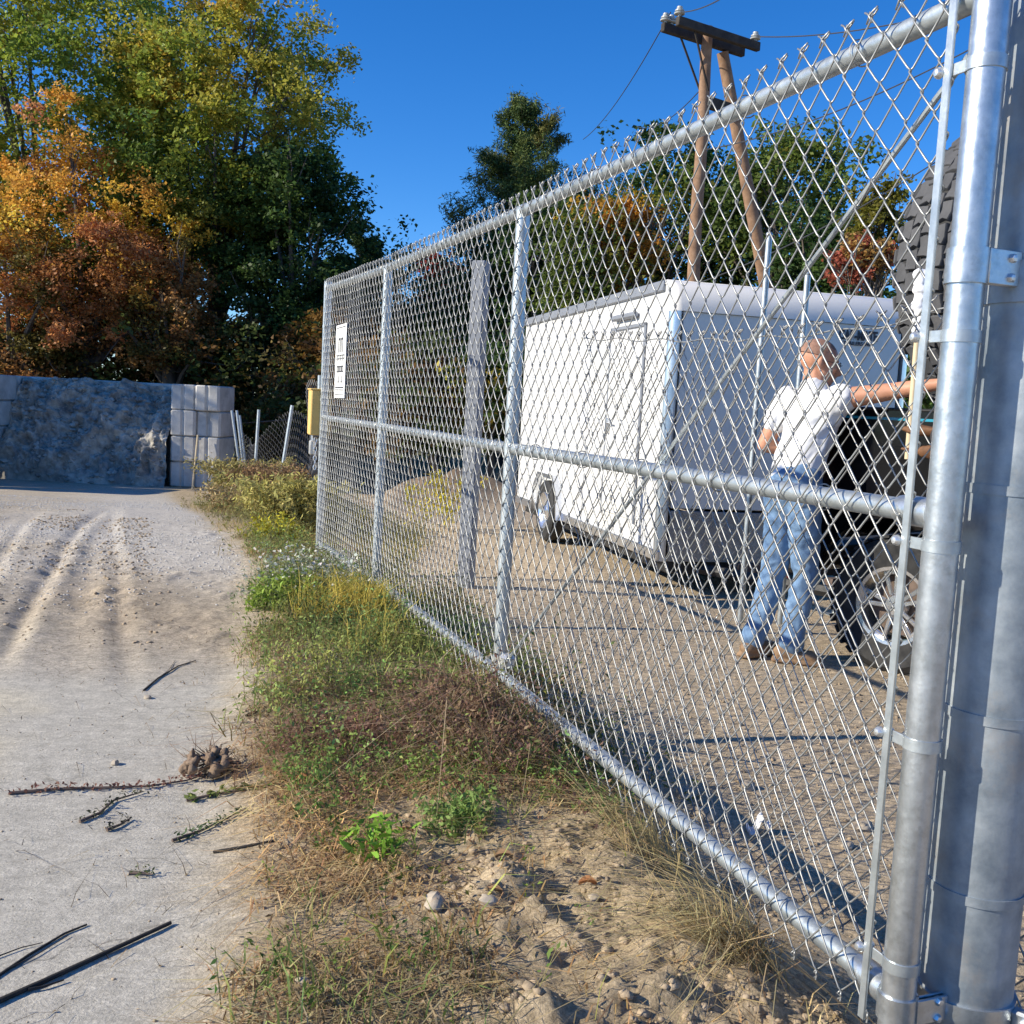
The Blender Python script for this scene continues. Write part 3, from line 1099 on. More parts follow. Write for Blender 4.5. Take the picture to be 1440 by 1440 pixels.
# ------------------------------------------------------------------ white cargo trailer
TA = np.array([1.160, 8.0, 0])
TR = np.array([.970, .242, 0])      # across its front, to the right
TB = np.array([-.242, .970, 0])     # towards its tail
TU = np.array([0, 0, 1.0])
TZ0, TZ1, TW, TL = .08, 2.26, 2.06, 4.6
TP = lambda a, b, z: TA + TR * a + TB * b + TU * z     # a across, b back
YZ = -.20
tr = thing('cargo_trailer', TP(TW / 2, TL / 2, YZ), 'white enclosed cargo trailer with grey front parked in the yard', 'trailer')
rr_ = .24
prof = [(0.0, TZ0), (0.0, TZ1 - rr_)] + [(rr_ - rr_ * math.cos(a), TZ1 - rr_ + rr_ * math.sin(a)) for a in np.linspace(.2, math.pi / 2, 8)] + \
    [(TL, TZ1), (TL, TZ0)]
mb = MB()
mb.prism([(b_, z) for b_, z in prof], TP(.012, .02, 0), TB, TU, TR * .03)
side = part('side_wall', mb, M['whitepaint'], tr)
mb = MB()
mb.prism([(b_, z) for b_, z in prof], TP(TW - .042, .02, 0), TB, TU, TR * .03)
part('side_wall', mb, M['whitepaint'], tr)
mb = MB()
mb.box(TP(TW / 2, .02, (TZ0 + .42 + TZ1 - rr_) / 2), (TW - .16, .03, TZ1 - rr_ - TZ0 - .42), np.stack([TR, TB, TU], 1), .004)
part('front_panel', mb, M['greyface'], tr)
mb = MB()
ring = [(rr_ - rr_ * math.cos(a), TZ1 - rr_ + rr_ * math.sin(a)) for a in np.linspace(0, math.pi / 2, 12)]
V, F = [], []
cross = [(0.0, -.03), (.02, -.008), (.06, 0), (TW - .06, 0), (TW - .02, -.008), (TW, -.03)]
for b_, z in ring:
    nb, nz = -(rr_ - b_) / rr_, (z - TZ1 + rr_) / rr_
    for a, dd in cross:
        V.append(TP(a, b_ + nb * (dd + .012), z + nz * (dd + .012)))
m_ = len(cross)
F = [(i * m_ + j, i * m_ + j + 1, (i + 1) * m_ + j + 1, (i + 1) * m_ + j) for i in range(len(ring) - 1) for j in range(m_ - 1)]
mb.add(V, F)
part('front_cap', mb, M['greyface'], tr)
mb = MB()
mb.box(TP(TW / 2, .022, TZ1 - rr_ - .012), (TW - .1, .03, .010), np.stack([TR, TB, TU], 1))
part('seam_strip', mb, M['darktrim'], tr)
mb = MB()
mb.box(TP(TW / 2, rr_ / 2 + TL / 2, TZ1 + .006), (TW - .03, TL - rr_, .03), np.stack([TR, TB, TU], 1), .012)
part('roof', mb, M['greyface'], tr)
mb = MB()
mb.box(TP(.0, (TL + rr_) / 2, TZ1 - .030), (.03, TL - rr_, .085), np.stack([TR, TB, TU], 1), .008)
part('roof_trim', mb, M['darktrim'], tr)
for a in (.055, TW - .055):
    mb = MB()
    arc = [(.075 * math.cos(q), .075 * math.sin(q)) for q in np.linspace(math.pi, 1.5 * math.pi, 9)] if a < 1 else \
        [(.075 * math.cos(q), .075 * math.sin(q)) for q in np.linspace(1.5 * math.pi, 2 * math.pi, 9)]
    inner = [(x * .85, y * .85) for x, y in arc[::-1]]
    mb.prism([(x, y + .065) for x, y in arc + inner], TP(a, 0, TZ0), TR, TB, TU * (TZ1 - rr_ - TZ0))
    part('corner_post', mb, M['alu'], tr)
mb = MB()
mb.box(TP(TW / 2, .012, TZ0 + .20), (TW - .16, .03, .40), np.stack([TR, TB, TU], 1), .003)
pg = part('stone_guard', mb, M['plate'], tr)
mb = MB()
Fr = np.stack([TR, TB, TU], 1)
for i in range(38):
    for j in range(8):
        c = TP(.12 + i * .049 + (.0245 if j % 2 else 0), -.004, TZ0 + .03 + j * .049)
        sgn = 1 if (i + j) % 2 else -1
        ca, sa = math.cos(.8 * sgn), math.sin(.8 * sgn)
        Rr = Fr @ np.array([[ca, 0, -sa], [0, 1, 0], [sa, 0, ca]])
        mb.box(c, (.030, .005, .007), Rr)
tp_ = part('plate_pattern', mb, M['alu'], pg)
tp_['kind'] = 'stuff'
# side door with its frame lines
D0, D1 = .62, 1.42
mb = MB()
mb.box(TP(.004, (D0 + D1) / 2, (TZ0 + .25 + 1.93) / 2), (.022, D1 - D0, 1.93 - TZ0 - .25), Fr, .006)
door = part('side_door', mb, M['whitepaint'], tr)
mb = MB()
for b_, w_ in ((D0 - .02, .03), (D1 + .02, .03)):
    mb.box(TP(.0, b_, (TZ0 + .22 + 1.97) / 2), (.016, w_, 1.97 - TZ0 - .22), Fr, .004)
mb.box(TP(.0, (D0 + D1) / 2, 1.955), (.016, D1 - D0 + .07, .03), Fr, .004)
part('door_frame', mb, M['darktrim'], door)
mb = MB()
mb.box(TP(-.02, D1 - .08, 1.1), (.04, .05, .14), Fr, .01)
mb.tube([TP(-.035, D1 - .1, 1.12), TP(-.04, D1 - .24, 1.12)], .009, 8)
part('handle', mb, M['alu'], door)
mb = MB()
mb.box(TP(-.02, (D0 + D1) / 2 + .05, 2.045), (.05, .58, .05), Fr, .015)
part('awning_lamp', mb, M['darktrim'], tr)
for b_ in (2.05, 2.75, 3.45, 4.15):
    mb = MB()
    mb.box(TP(.009, b_, (TZ0 + TZ1) / 2 - .05), (.012, .022, TZ1 - TZ0 - .22), Fr, .003)
    part('panel_seam', mb, M['whitepaint'], tr)
mb = MB()
for b_ in (2.05, 2.75, 3.45, 4.15, .12, .55):
    for z in np.arange(TZ0 + .14, TZ1 - .2, .075):
        mb.box(TP(.001 if b_ > 1.5 else .010, b_, z), (.006, .010, .010), Fr, .002)
for b_ in np.arange(.3, TL, .09):
    mb.box(TP(-.016, b_, TZ1 - .03), (.006, .010, .010), Fr, .002)
    mb.box(TP(-.014, b_, TZ0 + .06), (.006, .010, .010), Fr, .002)
part('rivets', mb, M['alu'], tr)['kind'] = 'stuff'
mb = MB()
mb.box(TP(.003, TL / 2, TZ0 + .04), (.03, TL, .085), Fr, .008)
part('skirt_rail', mb, M['alu'], tr)
mb = MB()
mb.box(TP(TW / 2, TL / 2, TZ0 - .05), (TW - .2, TL - .1, .11), Fr, .01)
part('chassis', mb, M['blacksteel'], tr)
mb = MB()
mb.box(TP(TW / 2, TL - .02, (TZ0 + TZ1) / 2), (TW - .06, .04, TZ1 - TZ0 - .02), Fr, .006)
part('rear_door', mb, M['whitepaint'], tr)
for side_a in (.10, TW - .10):
    sg_ = -1 if side_a < 1 else 1
    mb = MB()
    c = TP(side_a + sg_ * .06, 3.2, YZ + .33)
    mb.prism([(-.52, -.05), (-.46, .24), (-.30, .40), (.30, .40), (.46, .24), (.52, -.05), (.49, -.05), (.43, .225), (.285, .375), (-.285, .375), (-.43, .225), (-.49, -.05)],
             c - TR * .10, TB, TU, TR * .2)
    part('fender', mb, M['alu'], tr)
    mb = MB()
    mb.lathe([(.19, -.085), (.30, -.09), (.325, -.07), (.33, 0), (.325, .07), (.30, .09), (.19, .085)], c, axis=TR, n=32, ring=True)
    w = part('wheel', mb, M['rubber'], tr)
    mb = MB()
    mb.lathe([(.05, .09), (.06, .07), (.13, .05), (.185, .075), (.195, .095), (.20, .088), (.20, -.088), (.195, -.095), (.185, -.075), (.13, -.05), (.06, -.07), (.05, -.09)], c, axis=TR, n=28)
    part('rim', mb, M['rim'], w)
# tongue, jack and the red-taped coupler
mb = MB()
tip = TP(TW / 2, -1.05, TZ0 - .06)
for a in (.35, TW - .35):
    mb.tube([TP(a, .1, TZ0 - .06), tip], .045, 6)
part('tongue', mb, M['blacksteel'], tr)
mb = MB()
mb.box(TP(TW / 2, -.95, TZ0 - .03), (.11, .34, .11), Fr, .02)
cp = part('coupler', mb, M['rustbrown'], tr)
mb = MB()
mb.box(TP(TW / 2 - .3, -.10, TZ0 - .06), (.22, .05, .14), Fr, .01)
part('junction_box', mb, M['rustbrown'], tr)
mb = MB()
mb.box(TP(TW / 2 - .13, -.30, TZ0 - .08), (.16, .012, .045), Fr, .003)
part('red_reflector', mb, M['redlens'], tr)
mb = MB()
mb.tube([TP(TW / 2 + .1, -.75, YZ + .02), TP(TW / 2 + .1, -.75, TZ0 + .55)], .03, 10)
mb.box(TP(TW / 2 + .1, -.75, YZ + .01), (.16, .16, .02), Fr)
part('jack', mb, M['galv_rail'], tr)


def text(body, size, loc, xd, zd, m, parent, name, extr=.001, bold=0, squash=1.0):
    cu = bpy.data.curves.new(name, 'FONT')
    cu.body = body
    cu.size = size
    cu.extrude = extr
    cu.offset = bold
    cu.align_x = 'CENTER'
    o = bpy.data.objects.new(name, cu)
    COL.objects.link(o)
    dg = bpy.context.evaluated_depsgraph_get()
    me = bpy.data.meshes.new_from_object(o.evaluated_get(dg))
    bpy.data.objects.remove(o)
    bpy.data.curves.remove(cu)
    nz = np.cross(xd, zd)
    xd = np.asarray(xd) * squash
    Mx = Matrix(((xd[0], zd[0], nz[0], loc[0]), (xd[1], zd[1], nz[1], loc[1]), (xd[2], zd[2], nz[2], loc[2]), (0, 0, 0, 1)))
    me.transform(Mx)
    me.materials.clear()
    me.materials.append(m)
    return link(name, me, None, parent)


text('CAR-MATE', .105, TP(1.585, -.004, 1.900), TR, TU, M['ink'], tr, 'lettering', .0015, .004, .68)
text('TRAILERS INC', .042, TP(1.585, -.004, 1.856), TR, TU, M['ink'], tr, 'lettering', .0015, .001, 1.0)

# ------------------------------------------------------------------ black pickup with a huge tyre in its bed
WA = np.array([.64, -.768, 0])
WA /= np.linalg.norm(WA)                  # forwards, towards the camera's right
WN = np.array([WA[1], -WA[0], 0])         # out of the side we see
WI = -WN
W0 = atz(1246, 948, YZ + .05)
W0[2] = YZ + .05
WP = lambda a, i, z: W0 + WA * a + WI * i + TU * z     # a forwards, i inwards, z above its ground
WF = np.stack([WA, WI, TU], 1)
pk = thing('pickup_truck', WP(1.2, .95, 0), 'black pickup truck with a thin teal stripe behind the man', 'truck')
arch = lambda c, r_, n=12: [(c + r_ * math.cos(t), .385 + r_ * math.sin(t)) for t in np.linspace(math.pi - .1, .1, n)]
BW = 1.92


def shell(poly, i, th, name, m=M['black_paint'], parent=pk):
    mb = MB()
    mb.prism(poly, WP(0, i, 0), WA, TU, WI * th)
    return part(name, mb, m, parent, 30)


bed = [(-.66, .62)] + [(-.52, .60)] + arch(0, .49) + [(.52, .55), (.92, .55), (.92, 1.46), (-.62, 1.46), (-.66, 1.40)]
for i in (-.06, BW - .06):
    shell(bed, i, .06, 'bed_side')
mb = MB()
mb.box(WP(-.63, BW / 2 - .03, 1.06), (.05, BW - .04, .78), WF, .015)
tg = part('tailgate', mb, M['black_paint'], pk)
mb = MB()
mb.box(WP(-.66, BW / 2 - .03, 1.2), (.03, .22, .06), WF, .01)
part('handle', mb, M['blacksteel'], tg)
mb = MB()
mb.box(WP(.12, BW / 2 - .03, 1.26), (1.50, BW - .1, .08), WF, .005)
part('bed_floor', mb, M['blacksteel'], pk)
mb = MB()
mb.box(WP(.9, BW / 2 - .03, 1.16), (.04, BW - .1, .58), WF, .005)
part('bed_front', mb, M['black_paint'], pk)
mb = MB()
mb.box(WP(-.74, BW / 2 - .03, .55), (.16, BW - .1, .18), WF, .03)
part('rear_bumper', mb, M['blacksteel'], pk)
for i in (-.045, BW - .04):
    mb = MB()
    mb.box(WP(-.635, i, 1.18), (.06, .05, .34), WF, .01)
    part('tail_lamp', mb, M['redlens'], pk)
for i in (-.0622, BW + .0002):
    mb = MB()
    mb.box(WP(.13, i, 1.415), (1.50, .004, .014), WF)
    part('pinstripe', mb, M['teal'], pk)
mb = MB()
for i in (-.03, BW - .03):
    mb.box(WP(.14, i, 1.467), (1.54, .08, .016), WF, .006)
part('bed_rail', mb, M['blacksteel'], pk)
cab = [(.95, .42), (2.02, .42)] + [(2.02, .80), (2.5, .80), (2.5, 1.16), (2.42, 1.22), (1.95, 1.86), (1.7, 1.92), (1.15, 1.92), (.95, 1.84)]
shell(cab, -.05, BW - .02, 'cab')
mb = MB()
mb.box(WP(1.8, BW / 2 - .03, .45), (4.8, .9, .22), WF, .02)
part('chassis', mb, M['blacksteel'], pk)
hood = [(2.52, .62), (2.62, .60)] + arch(3.22, .49) + [(3.74, .45), (4.08, .45), (4.10, 1.02), (4.0, 1.10), (2.52, 1.20)]
shell(hood, -.06, BW, 'hood')
for i in (-.056, BW - .066):
    for a0, a1 in ((1.02, 1.45), (1.50, 2.1)):
        mb = MB()
        mb.prism([(a0, 1.26), (a1 + (.10 if a1 > 2 else 0), 1.26), (a1 - (.17 if a1 > 2 else 0), 1.78), (a0, 1.78)], WP(0, i, 0), WA, TU, WI * .012)
        part('side_window', mb, M['glass'], pk)
mb = MB()
mb.box(WP(2.20, BW / 2 - .06, 1.55), (.012, BW - .3, .72), WF @ np.array([[math.cos(.63), 0, -math.sin(.63)], [0, 1, 0], [math.sin(.63), 0, math.cos(.63)]]), .003)
part('windscreen', mb, M['glass'], pk)
mb = MB()
mb.box(WP(4.16, BW / 2 - .06, .60), (.16, BW, .22), WF, .04)
part('front_bumper', mb, M['alu'], pk)
for i in (.12, BW - .25):
    mb = MB()
    mb.box(WP(4.10, i, .92), (.03, .28, .18), WF, .02)
    part('headlight', mb, M['glaze'], pk)
mb = MB()
mb.box(WP(2.1, -.17, 1.30), (.10, .20, .22), WF, .03)
mb.box(WP(2.1, -.09, 1.22), (.05, .1, .03), WF)
part('wing_mirror', mb, M['blacksteel'], pk)
for a in (0, 3.22):
    for i in (.10, BW - .22):
        sg_ = -1 if i < 1 else 1
        c = WP(a, i, .385)
        mb = MB()
        mb.lathe([(.22, -.11), (.34, -.125), (.375, -.10), (.385, -.04), (.385, .04), (.375, .10), (.34, .125), (.22, .11)], c, axis=WI, n=40, ring=True)
        for k in range(36):
            an = 2 * math.pi * k / 36
            dr = WA * math.cos(an) + TU * math.sin(an)
            tn = -WA * math.sin(an) + TU * math.cos(an)
            for off in (-.085, 0, .085):
                mb.box(c + dr * .386 + WI * (off + .02 * (k % 2)), (.045, .07, .014), np.stack([tn, WI, dr], 1))
        w = part('wheel', mb, M['rubber'], pk)
        o_ = WI * (sg_ * .10)
        mb = MB()
        mb.lathe([(.20, -.105), (.235, -.11), (.24, -.09), (.215, -.05), (.215, .05), (.24, .09), (.235, .11), (.20, .105)], c, axis=WI, n=36, ring=True)
        part('rim', mb, M['rim'], w)
        mb = MB()
        mb.lathe([(0, .03), (.05, .028), (.062, .01), (.066, -.03)] if sg_ > 0 else [(.066, .03), (.062, -.01), (.05, -.028), (0, -.03)], c + o_ * .6, axis=WI, n=20)
        for k in range(5):
            an = 2 * math.pi * k / 5 + .5
            dr = WA * math.cos(an) + TU * math.sin(an)
            tn = -WA * math.sin(an) + TU * math.cos(an)
            for sd in (-1, 1):
                mb.box(c + o_ * .72 + dr * .135 + tn * sd * .026, (.15, .026, .024), np.stack([nrm(dr + tn * sd * .18), nrm(tn - dr * sd * .18), WI], 1), .006)
            mb.box(c + o_ * .7 + dr * .20, (.05, .10, .026), np.stack([dr, tn, WI], 1), .006)
        part('spokes', mb, M['rim'], w)
        mb = MB()
        mb.lathe([(.02, -.02), (.17, -.02), (.17, .02), (.02, .02)], c, axis=WI, n=24)
        part('brake_disc', mb, M['rustbrown'], w)

# the huge tyre
TC = at(1490, 396, 5.78)
ax = nrm([-.35, .93, .03])
TRD = .94
TC[2] = W0[2] + 1.31 + TRD
bt = thing('earthmover_tyre', TC - (0, 0, TRD), 'huge dusty grey tractor tyre with black grooves standing in the truck bed', 'tyre')
mb = MB()
mb.lathe([(.50, -.20), (.56, -.25), (.74, -.29), (.86, -.275), (.875, -.22), (.893, 0), (.875, .22), (.86, .275), (.74, .29), (.56, .25), (.50, .20)], TC, axis=ax, n=64, ring=True)
part('carcass', mb, M['rubber'], bt)
Bx = rot_to(ax)
rows = 6
nl = 48
for k in range(nl):
    for j in range(rows):
        an = 2 * math.pi * (k + (.5 if j % 2 else 0) + random.uniform(-.03, .03)) / nl
        zz = (j - (rows - 1) / 2) * .092
        r0 = .905 - .030 * (abs(zz) / .25) ** 2
        dr = Bx[:, 0] * math.cos(an) + Bx[:, 1] * math.sin(an)
        tn = -Bx[:, 0] * math.sin(an) + Bx[:, 1] * math.cos(an)
        h0, h1 = .0515, .0400
        jt = lambda: random.uniform(-.007, .007)
        poly = [(-h0 + jt(), -h1 + jt()), (-.01 + jt(), -h1 - .006 + jt()), (h0 + jt(), -h1 + jt()), (h0 + .008 + jt(), jt()), (h0 + jt(), h1 + jt()), (.01 + jt(), h1 - .010 + jt()),
                (-h0 + jt(), h1 + jt()), (-h0 + .008 + jt(), jt())]
        c0 = TC + dr * (r0 - .052) + ax * zz
        V = [c0 + tn * x + ax * y for x, y in poly] + [c0 + tn * x + ax * y + dr * .052 for x, y in poly] + \
            [c0 + tn * x * .93 + ax * y * .92 + dr * .060 for x, y in poly]
        F = [(i + q * 8, (i + 1) % 8 + q * 8, (i + 1) % 8 + (q + 1) * 8, i + (q + 1) * 8) for i in range(8) for q in range(2)] + [tuple(range(16, 24))]
        part('tread_lug', MB().add(V, F), M['tyre_tread'], bt, 30)
mb = MB()
for sg_ in (-1, 1):
    for k in range(44):
        an = 2 * math.pi * (k + .25) / 44
        dr = Bx[:, 0] * math.cos(an) + Bx[:, 1] * math.sin(an)
        tn = -Bx[:, 0] * math.sin(an) + Bx[:, 1] * math.cos(an)
        mb.box(TC + dr * .81 + ax * sg_ * .284, (.085, .16, .03), np.stack([tn, dr, ax], 1), .01)
part('shoulder_lugs', mb, M['tyre_tread'], bt)['kind'] = 'stuff'

# ------------------------------------------------------------------ people
def blob(name, mb, m, parent, voxel=.011, it=4, wrinkle=None):
    me = mb.mesh(name, None, 180)
    o = bpy.data.objects.new(name, me)
    COL.objects.link(o)
    md = o.modifiers.new('r', 'REMESH')
    md.mode = 'VOXEL'
    md.voxel_size = voxel
    sm = o.modifiers.new('s', 'SMOOTH')
    sm.iterations = it
    sm.factor = .5
    dg = bpy.context.evaluated_depsgraph_get()
    m2 = bpy.data.meshes.new_from_object(o.evaluated_get(dg))
    bpy.data.objects.remove(o)
    if wrinkle:
        n = len(m2.vertices)
        co = np.empty(n * 3, np.float32)
        no = np.empty(n * 3, np.float32)
        m2.vertices.foreach_get('co', co)
        m2.vertices.foreach_get('normal', no)
        co, no = co.reshape(-1, 3).astype(float), no.reshape(-1, 3)
        amp, dx, f1, f2 = wrinkle
        dx = nrm(dx)
        u = co @ dx
        v = co @ nrm(np.cross(dx, [.3, .9, .2]))
        w = np.abs(fbm(u * f1 + 3 * fbm(v, u, 3, 2, 5), v * f2, 1, 3, 77))
        co = co + no * ((.18 - w) * amp)[:, None]
        m2.vertices.foreach_set('co', co.astype(np.float32).ravel())
        m2.update()
    m2.shade_smooth()
    m2.materials.clear()
    m2.materials.append(m)
    return link(name, m2, None, parent)


def hand(mb, wrist, d, palmn, grip=1.0, s=1.0):
    """palm, four fingers and a thumb; d along the hand, palmn out of the palm; fingers curl towards palmn"""
    d, palmn = nrm(d), nrm(palmn)
    sd = np.cross(d, palmn)
    c = np.asarray(wrist)
    mb.cap(c, .026 * s, c + d * .045 * s, .034 * s, flat=.6, fdir=sd)
    mb.cap(c + d * .03 * s + sd * .015 * s, .026 * s, c + d * .075 * s + sd * .014 * s, .027 * s, flat=.6, fdir=sd)
    mb.cap(c + d * .03 * s - sd * .015 * s, .026 * s, c + d * .075 * s - sd * .014 * s, .027 * s, flat=.6, fdir=sd)
    for k, ln in enumerate((.070, .080, .074, .058)):
        b_ = c + d * (.088 - .004 * abs(k - 1.2)) * s + sd * (.030 - .020 * k) * s
        p = b_
        a = .25 * grip
        for j, f in enumerate((.45, .32, .23)):
            dd = d * math.cos(a) + palmn * math.sin(a)
            q = p + dd * ln * f * 1.25 * s
            mb.cap(p, (.0098 - .0008 * j) * s, q, (.0090 - .0008 * j) * s, n=8)
            p = q
            a += .95 * grip
    b_ = c + d * .025 * s + sd * .035 * s
    q = b_ + (d * .5 + sd * .55 + palmn * .5) * .045 * s
    mb.cap(b_, .013 * s, q, .0105 * s, n=8)
    mb.cap(q, .0105 * s, q + (d * .75 + palmn * .65 - sd * .1) * .034 * s, .009 * s, n=8)


def head(mb, c, f, up, s=1.0):
    f, up = nrm(f), nrm(up)
    sd = nrm(np.cross(f, up))
    up = np.cross(sd, f)
    X = np.stack([sd, f, up], 1)
    mb.ell(c + up * .030 * s - f * .012 * s, (.076 * s, .096 * s, .088 * s), X)
    mb.ell(c - up * .035 * s + f * .022 * s, (.062 * s, .072 * s, .075 * s), X)
    mb.ell(c - up * .082 * s + f * .052 * s, (.036 * s, .036 * s, .030 * s), X)
    mb.cap(c + up * .012 * s + f * .088 * s, .010 * s, c - up * .026 * s + f * .108 * s, .016 * s, n=8)
    for q in (-1, 1):
        mb.ell(c - up * .028 * s + f * .094 * s + sd * q * .011 * s, (.010 * s, .010 * s, .008 * s), X)
        mb.ell(c + up * .026 * s + f * .074 * s + sd * q * .028 * s, (.026 * s, .014 * s, .010 * s), X)
        mb.ell(c - up * .012 * s + f * .066 * s + sd * q * .040 * s, (.024 * s, .024 * s, .022 * s), X)
        mb.ell(c - up * .008 * s - f * .006 * s + sd * q * .080 * s, (.010 * s, .020 * s, .032 * s), X @ np.array(Euler((.2, 0, q * .35)).to_matrix()))
    mb.ell(c - up * .054 * s + f * .088 * s, (.026 * s, .012 * s, .007 * s), X)
    mb.ell(c - up * .066 * s + f * .084 * s, (.022 * s, .012 * s, .008 * s), X)
    return sd, f, up


MZ = -.15
for _ in range(6):
    MBASE = atz(1086, 928, MZ)
    MZ = float(H(MBASE[0], MBASE[1])) + .004
fw, rt = nrm([.83, .56, 0]), nrm([.56, -.83, 0])
J = lambda r_, f_, u: np.array([MBASE[0], MBASE[1], MZ]) + rt * r_ * 1.02 + fw * f_ + TU * u * 1.035
WJ = lambda x, y, u: np.array([MBASE[0] + x, MBASE[1] + y, MZ + u * 1.035])
man = thing('person', J(0, 0, 0), 'man in white t-shirt, jeans and tan boots reaching an arm to the upright pole', 'person')
hipL, hipR = J(-.08, .06, .93), J(.08, .06, .93)
knL, knR = J(-.085, .06, .49), J(.085, .12, .49)
anL, anR = J(-.10, -.05, .09), J(.085, .04, .09)
shL, shR = J(-.175, .16, 1.43), WJ(.245, -.07, 1.44)
elL, haL = J(-.265, .10, 1.17), J(-.13, .30, 1.12)
elR, wrR = WJ(.475, -.20, 1.49), WJ(.665, -.375, 1.535)
nk = J(.0, .165, 1.475)
hc = J(.0, .195, 1.630)
hf = nrm([.98, -.10, -.20])
mb = MB()
mb.cap(J(0, .07, .95), .14, J(.01, .14, 1.25), .145, flat=.78, fdir=fw)
mb.cap(nk, .070, hc - TU * .05 - hf * .02, .064)
head(mb, hc, hf, nrm([.10, -.02, 1]), 1.12)
mb.cap(shL, .062, elL, .046)
mb.cap(elL, .045, haL, .030)
hand(mb, haL, nrm(haL - elL), rt, .8)
mb.cap(shR, .062, elR, .047)
mb.cap(elR, .047, elR * .62 + wrR * .38, .043)
mb.cap(elR * .62 + wrR * .38, .043, wrR, .029)
hd = nrm(wrR - elR)
hand(mb, wrR + hd * .01, hd, nrm([.55, .55, 0]), 1.0)
for a_, b_, c_ in ((hipL, knL, anL), (hipR, knR, anR)):
    mb.cap(a_, .085, b_, .06)
    mb.cap(b_, .058, c_, .04)
blob('body', mb, M['skin'], man, .008, 3)
# hair, cut to stubble
sd = nrm(np.cross(hf, TU))
X = np.stack([sd, hf, np.cross(sd, hf)], 1)
V, F = [], []
for i in range(9):
    el = 1.57 - i * .19
    for k in range(28):
        a = 2 * math.pi * k / 28
        front = math.cos(a)
        lim = .62 - .95 * max(0, front) ** 2 * (1 if i > 3 else .2)
        e_ = el if front < .3 else max(el, .55)
        V.append(hc + TU * .0336 - hf * .0134 + X @ (np.array([.0785 * math.cos(e_) * math.sin(a), .0985 * math.cos(e_) * front, .0905 * math.sin(e_)]) * 1.12))
F = [(i * 28 + k, i * 28 + (k + 1) % 28, (i + 1) * 28 + (k + 1) % 28, (i + 1) * 28 + k) for i in range(8) for k in range(28)]
mbh = MB()
mbh.add(V, F)
part('hair', mbh, M['hair'], man, 180)
mb = MB()
up = np.cross(sd, hf)
for q in (-1, 1):
    ec = hc + up * .011 + hf * .104 + sd * q * .037
    mb.tube([ec + sd * .023 * math.cos(t) + up * .016 * math.sin(t) for t in np.linspace(0, 2 * math.pi, 17)], .0022, 5)
    mb.tube([ec + sd * q * .023, hc + up * .015 + sd * q * .090 + hf * .067, hc + up * .011 + sd * q * .092 - hf * .01, hc - up * .013 + sd * q * .089 - hf * .033], .002, 5)
mb.tube([hc + up * .013 + hf * .119 - sd * .013, hc + up * .018 + hf * .125, hc + up * .013 + hf * .119 + sd * .013], .002, 5)
part('glasses', mb, M['frame_black'], man)
mb = MB()
mb.cap(J(0, .065, .97), .150, J(0, .10, 1.12), .150, flat=.84, fdir=fw)
mb.cap(J(0, .09, 1.08), .145, J(.01, .15, 1.30), .160, flat=.78, fdir=fw)
mb.cap(J(-.10, .165, 1.37), .105, J(.10, .165, 1.37), .105, flat=.9, fdir=fw)
mb.cap(nk - TU * .06, .090, nk + TU * .012, .080)
mb.cap(shL, .078, shL * .5 + elL * .5, .074)
mb.cap(shR, .080, shR * .98 + elR * .02, .080)
mb.cap(J(-.10, .165, 1.38), .095, shL, .078)
mb.cap(J(.10, .165, 1.38), .100, shR, .080)
blob('shirt', mb, M['shirt'], man, .010, 5, (.045, (.5, .2, .85), 5, 16))
mb = MB()
mb.cap(J(-.03, .06, .93), .145, J(.03, .06, .98), .145, flat=.86, fdir=fw)
for a_, b_, c_ in ((hipL, knL, anL), (hipR, knR, anR)):
    mb.cap(a_, .100, b_, .072)
    mb.cap(b_, .071, c_ * .9 + b_ * .1, .064)
    mb.cap(c_ * .8 + b_ * .2, .066, c_ + TU * .02, .073)
blob('jeans', mb, M['jeans'], man, .010, 3, (.050, (.25, .1, .95), 9, 7))
mb = MB()
mb.lathe([(.128, -.02), (.133, -.02), (.133, .02), (.128, .02)], J(0, .064, 1.005), n=28)
for side_, (fx, an) in (('l', (J(-.10, -.05, 0), anL)), ('r', (J(.085, .04, 0), anR))):
    bd = fw if side_ == 'l' else nrm([.95, -.3, 0])
    mb = MB()
    mb.cap(fx + TU * .055 - bd * .045, .050, fx + TU * .045 + bd * .13, .044, flat=.85, fdir=TU)
    mb.cap(fx + TU * .06 - bd * .02, .052, an + TU * .07, .056)
    mb.box(fx + TU * .015 + bd * .045, (.29, .095, .028), frame(bd), .012)
    blob('boot', mb, M['boot'], man, .008, 3)

# upright pole with a white cloth wound round its top
pt, pb_ = at(1296, 405, 5.22), at(1277, 640, 5.22)
dirp = nrm(pt - pb_)
foot = pb_ - dirp * .02
po = thing('wooden_pole', foot, 'pale wooden pole with white cloth wound round its top, held upright by the man', 'pole')
mb = MB()
mb.tube([foot, foot * .5 + pt * .5, pt], .0165, 12)
part('shaft', mb, M['shaft'], po)
mb = MB()
for k in range(9):
    c = at(1297 + .5 * k % 3, 386, 5.22) * (1 - k / 8) + at(1291, 474, 5.22) * (k / 8)
    mb.ell(c + np.array([random.uniform(-.008, .008), random.uniform(-.01, .01), 0]), (random.uniform(.028, .042), .034, .030), n=10, m=7)
blob('cloth_wrap', mb, M['cloth'], po, .008, 1, (.03, (.2, .1, 1), 22, 22))

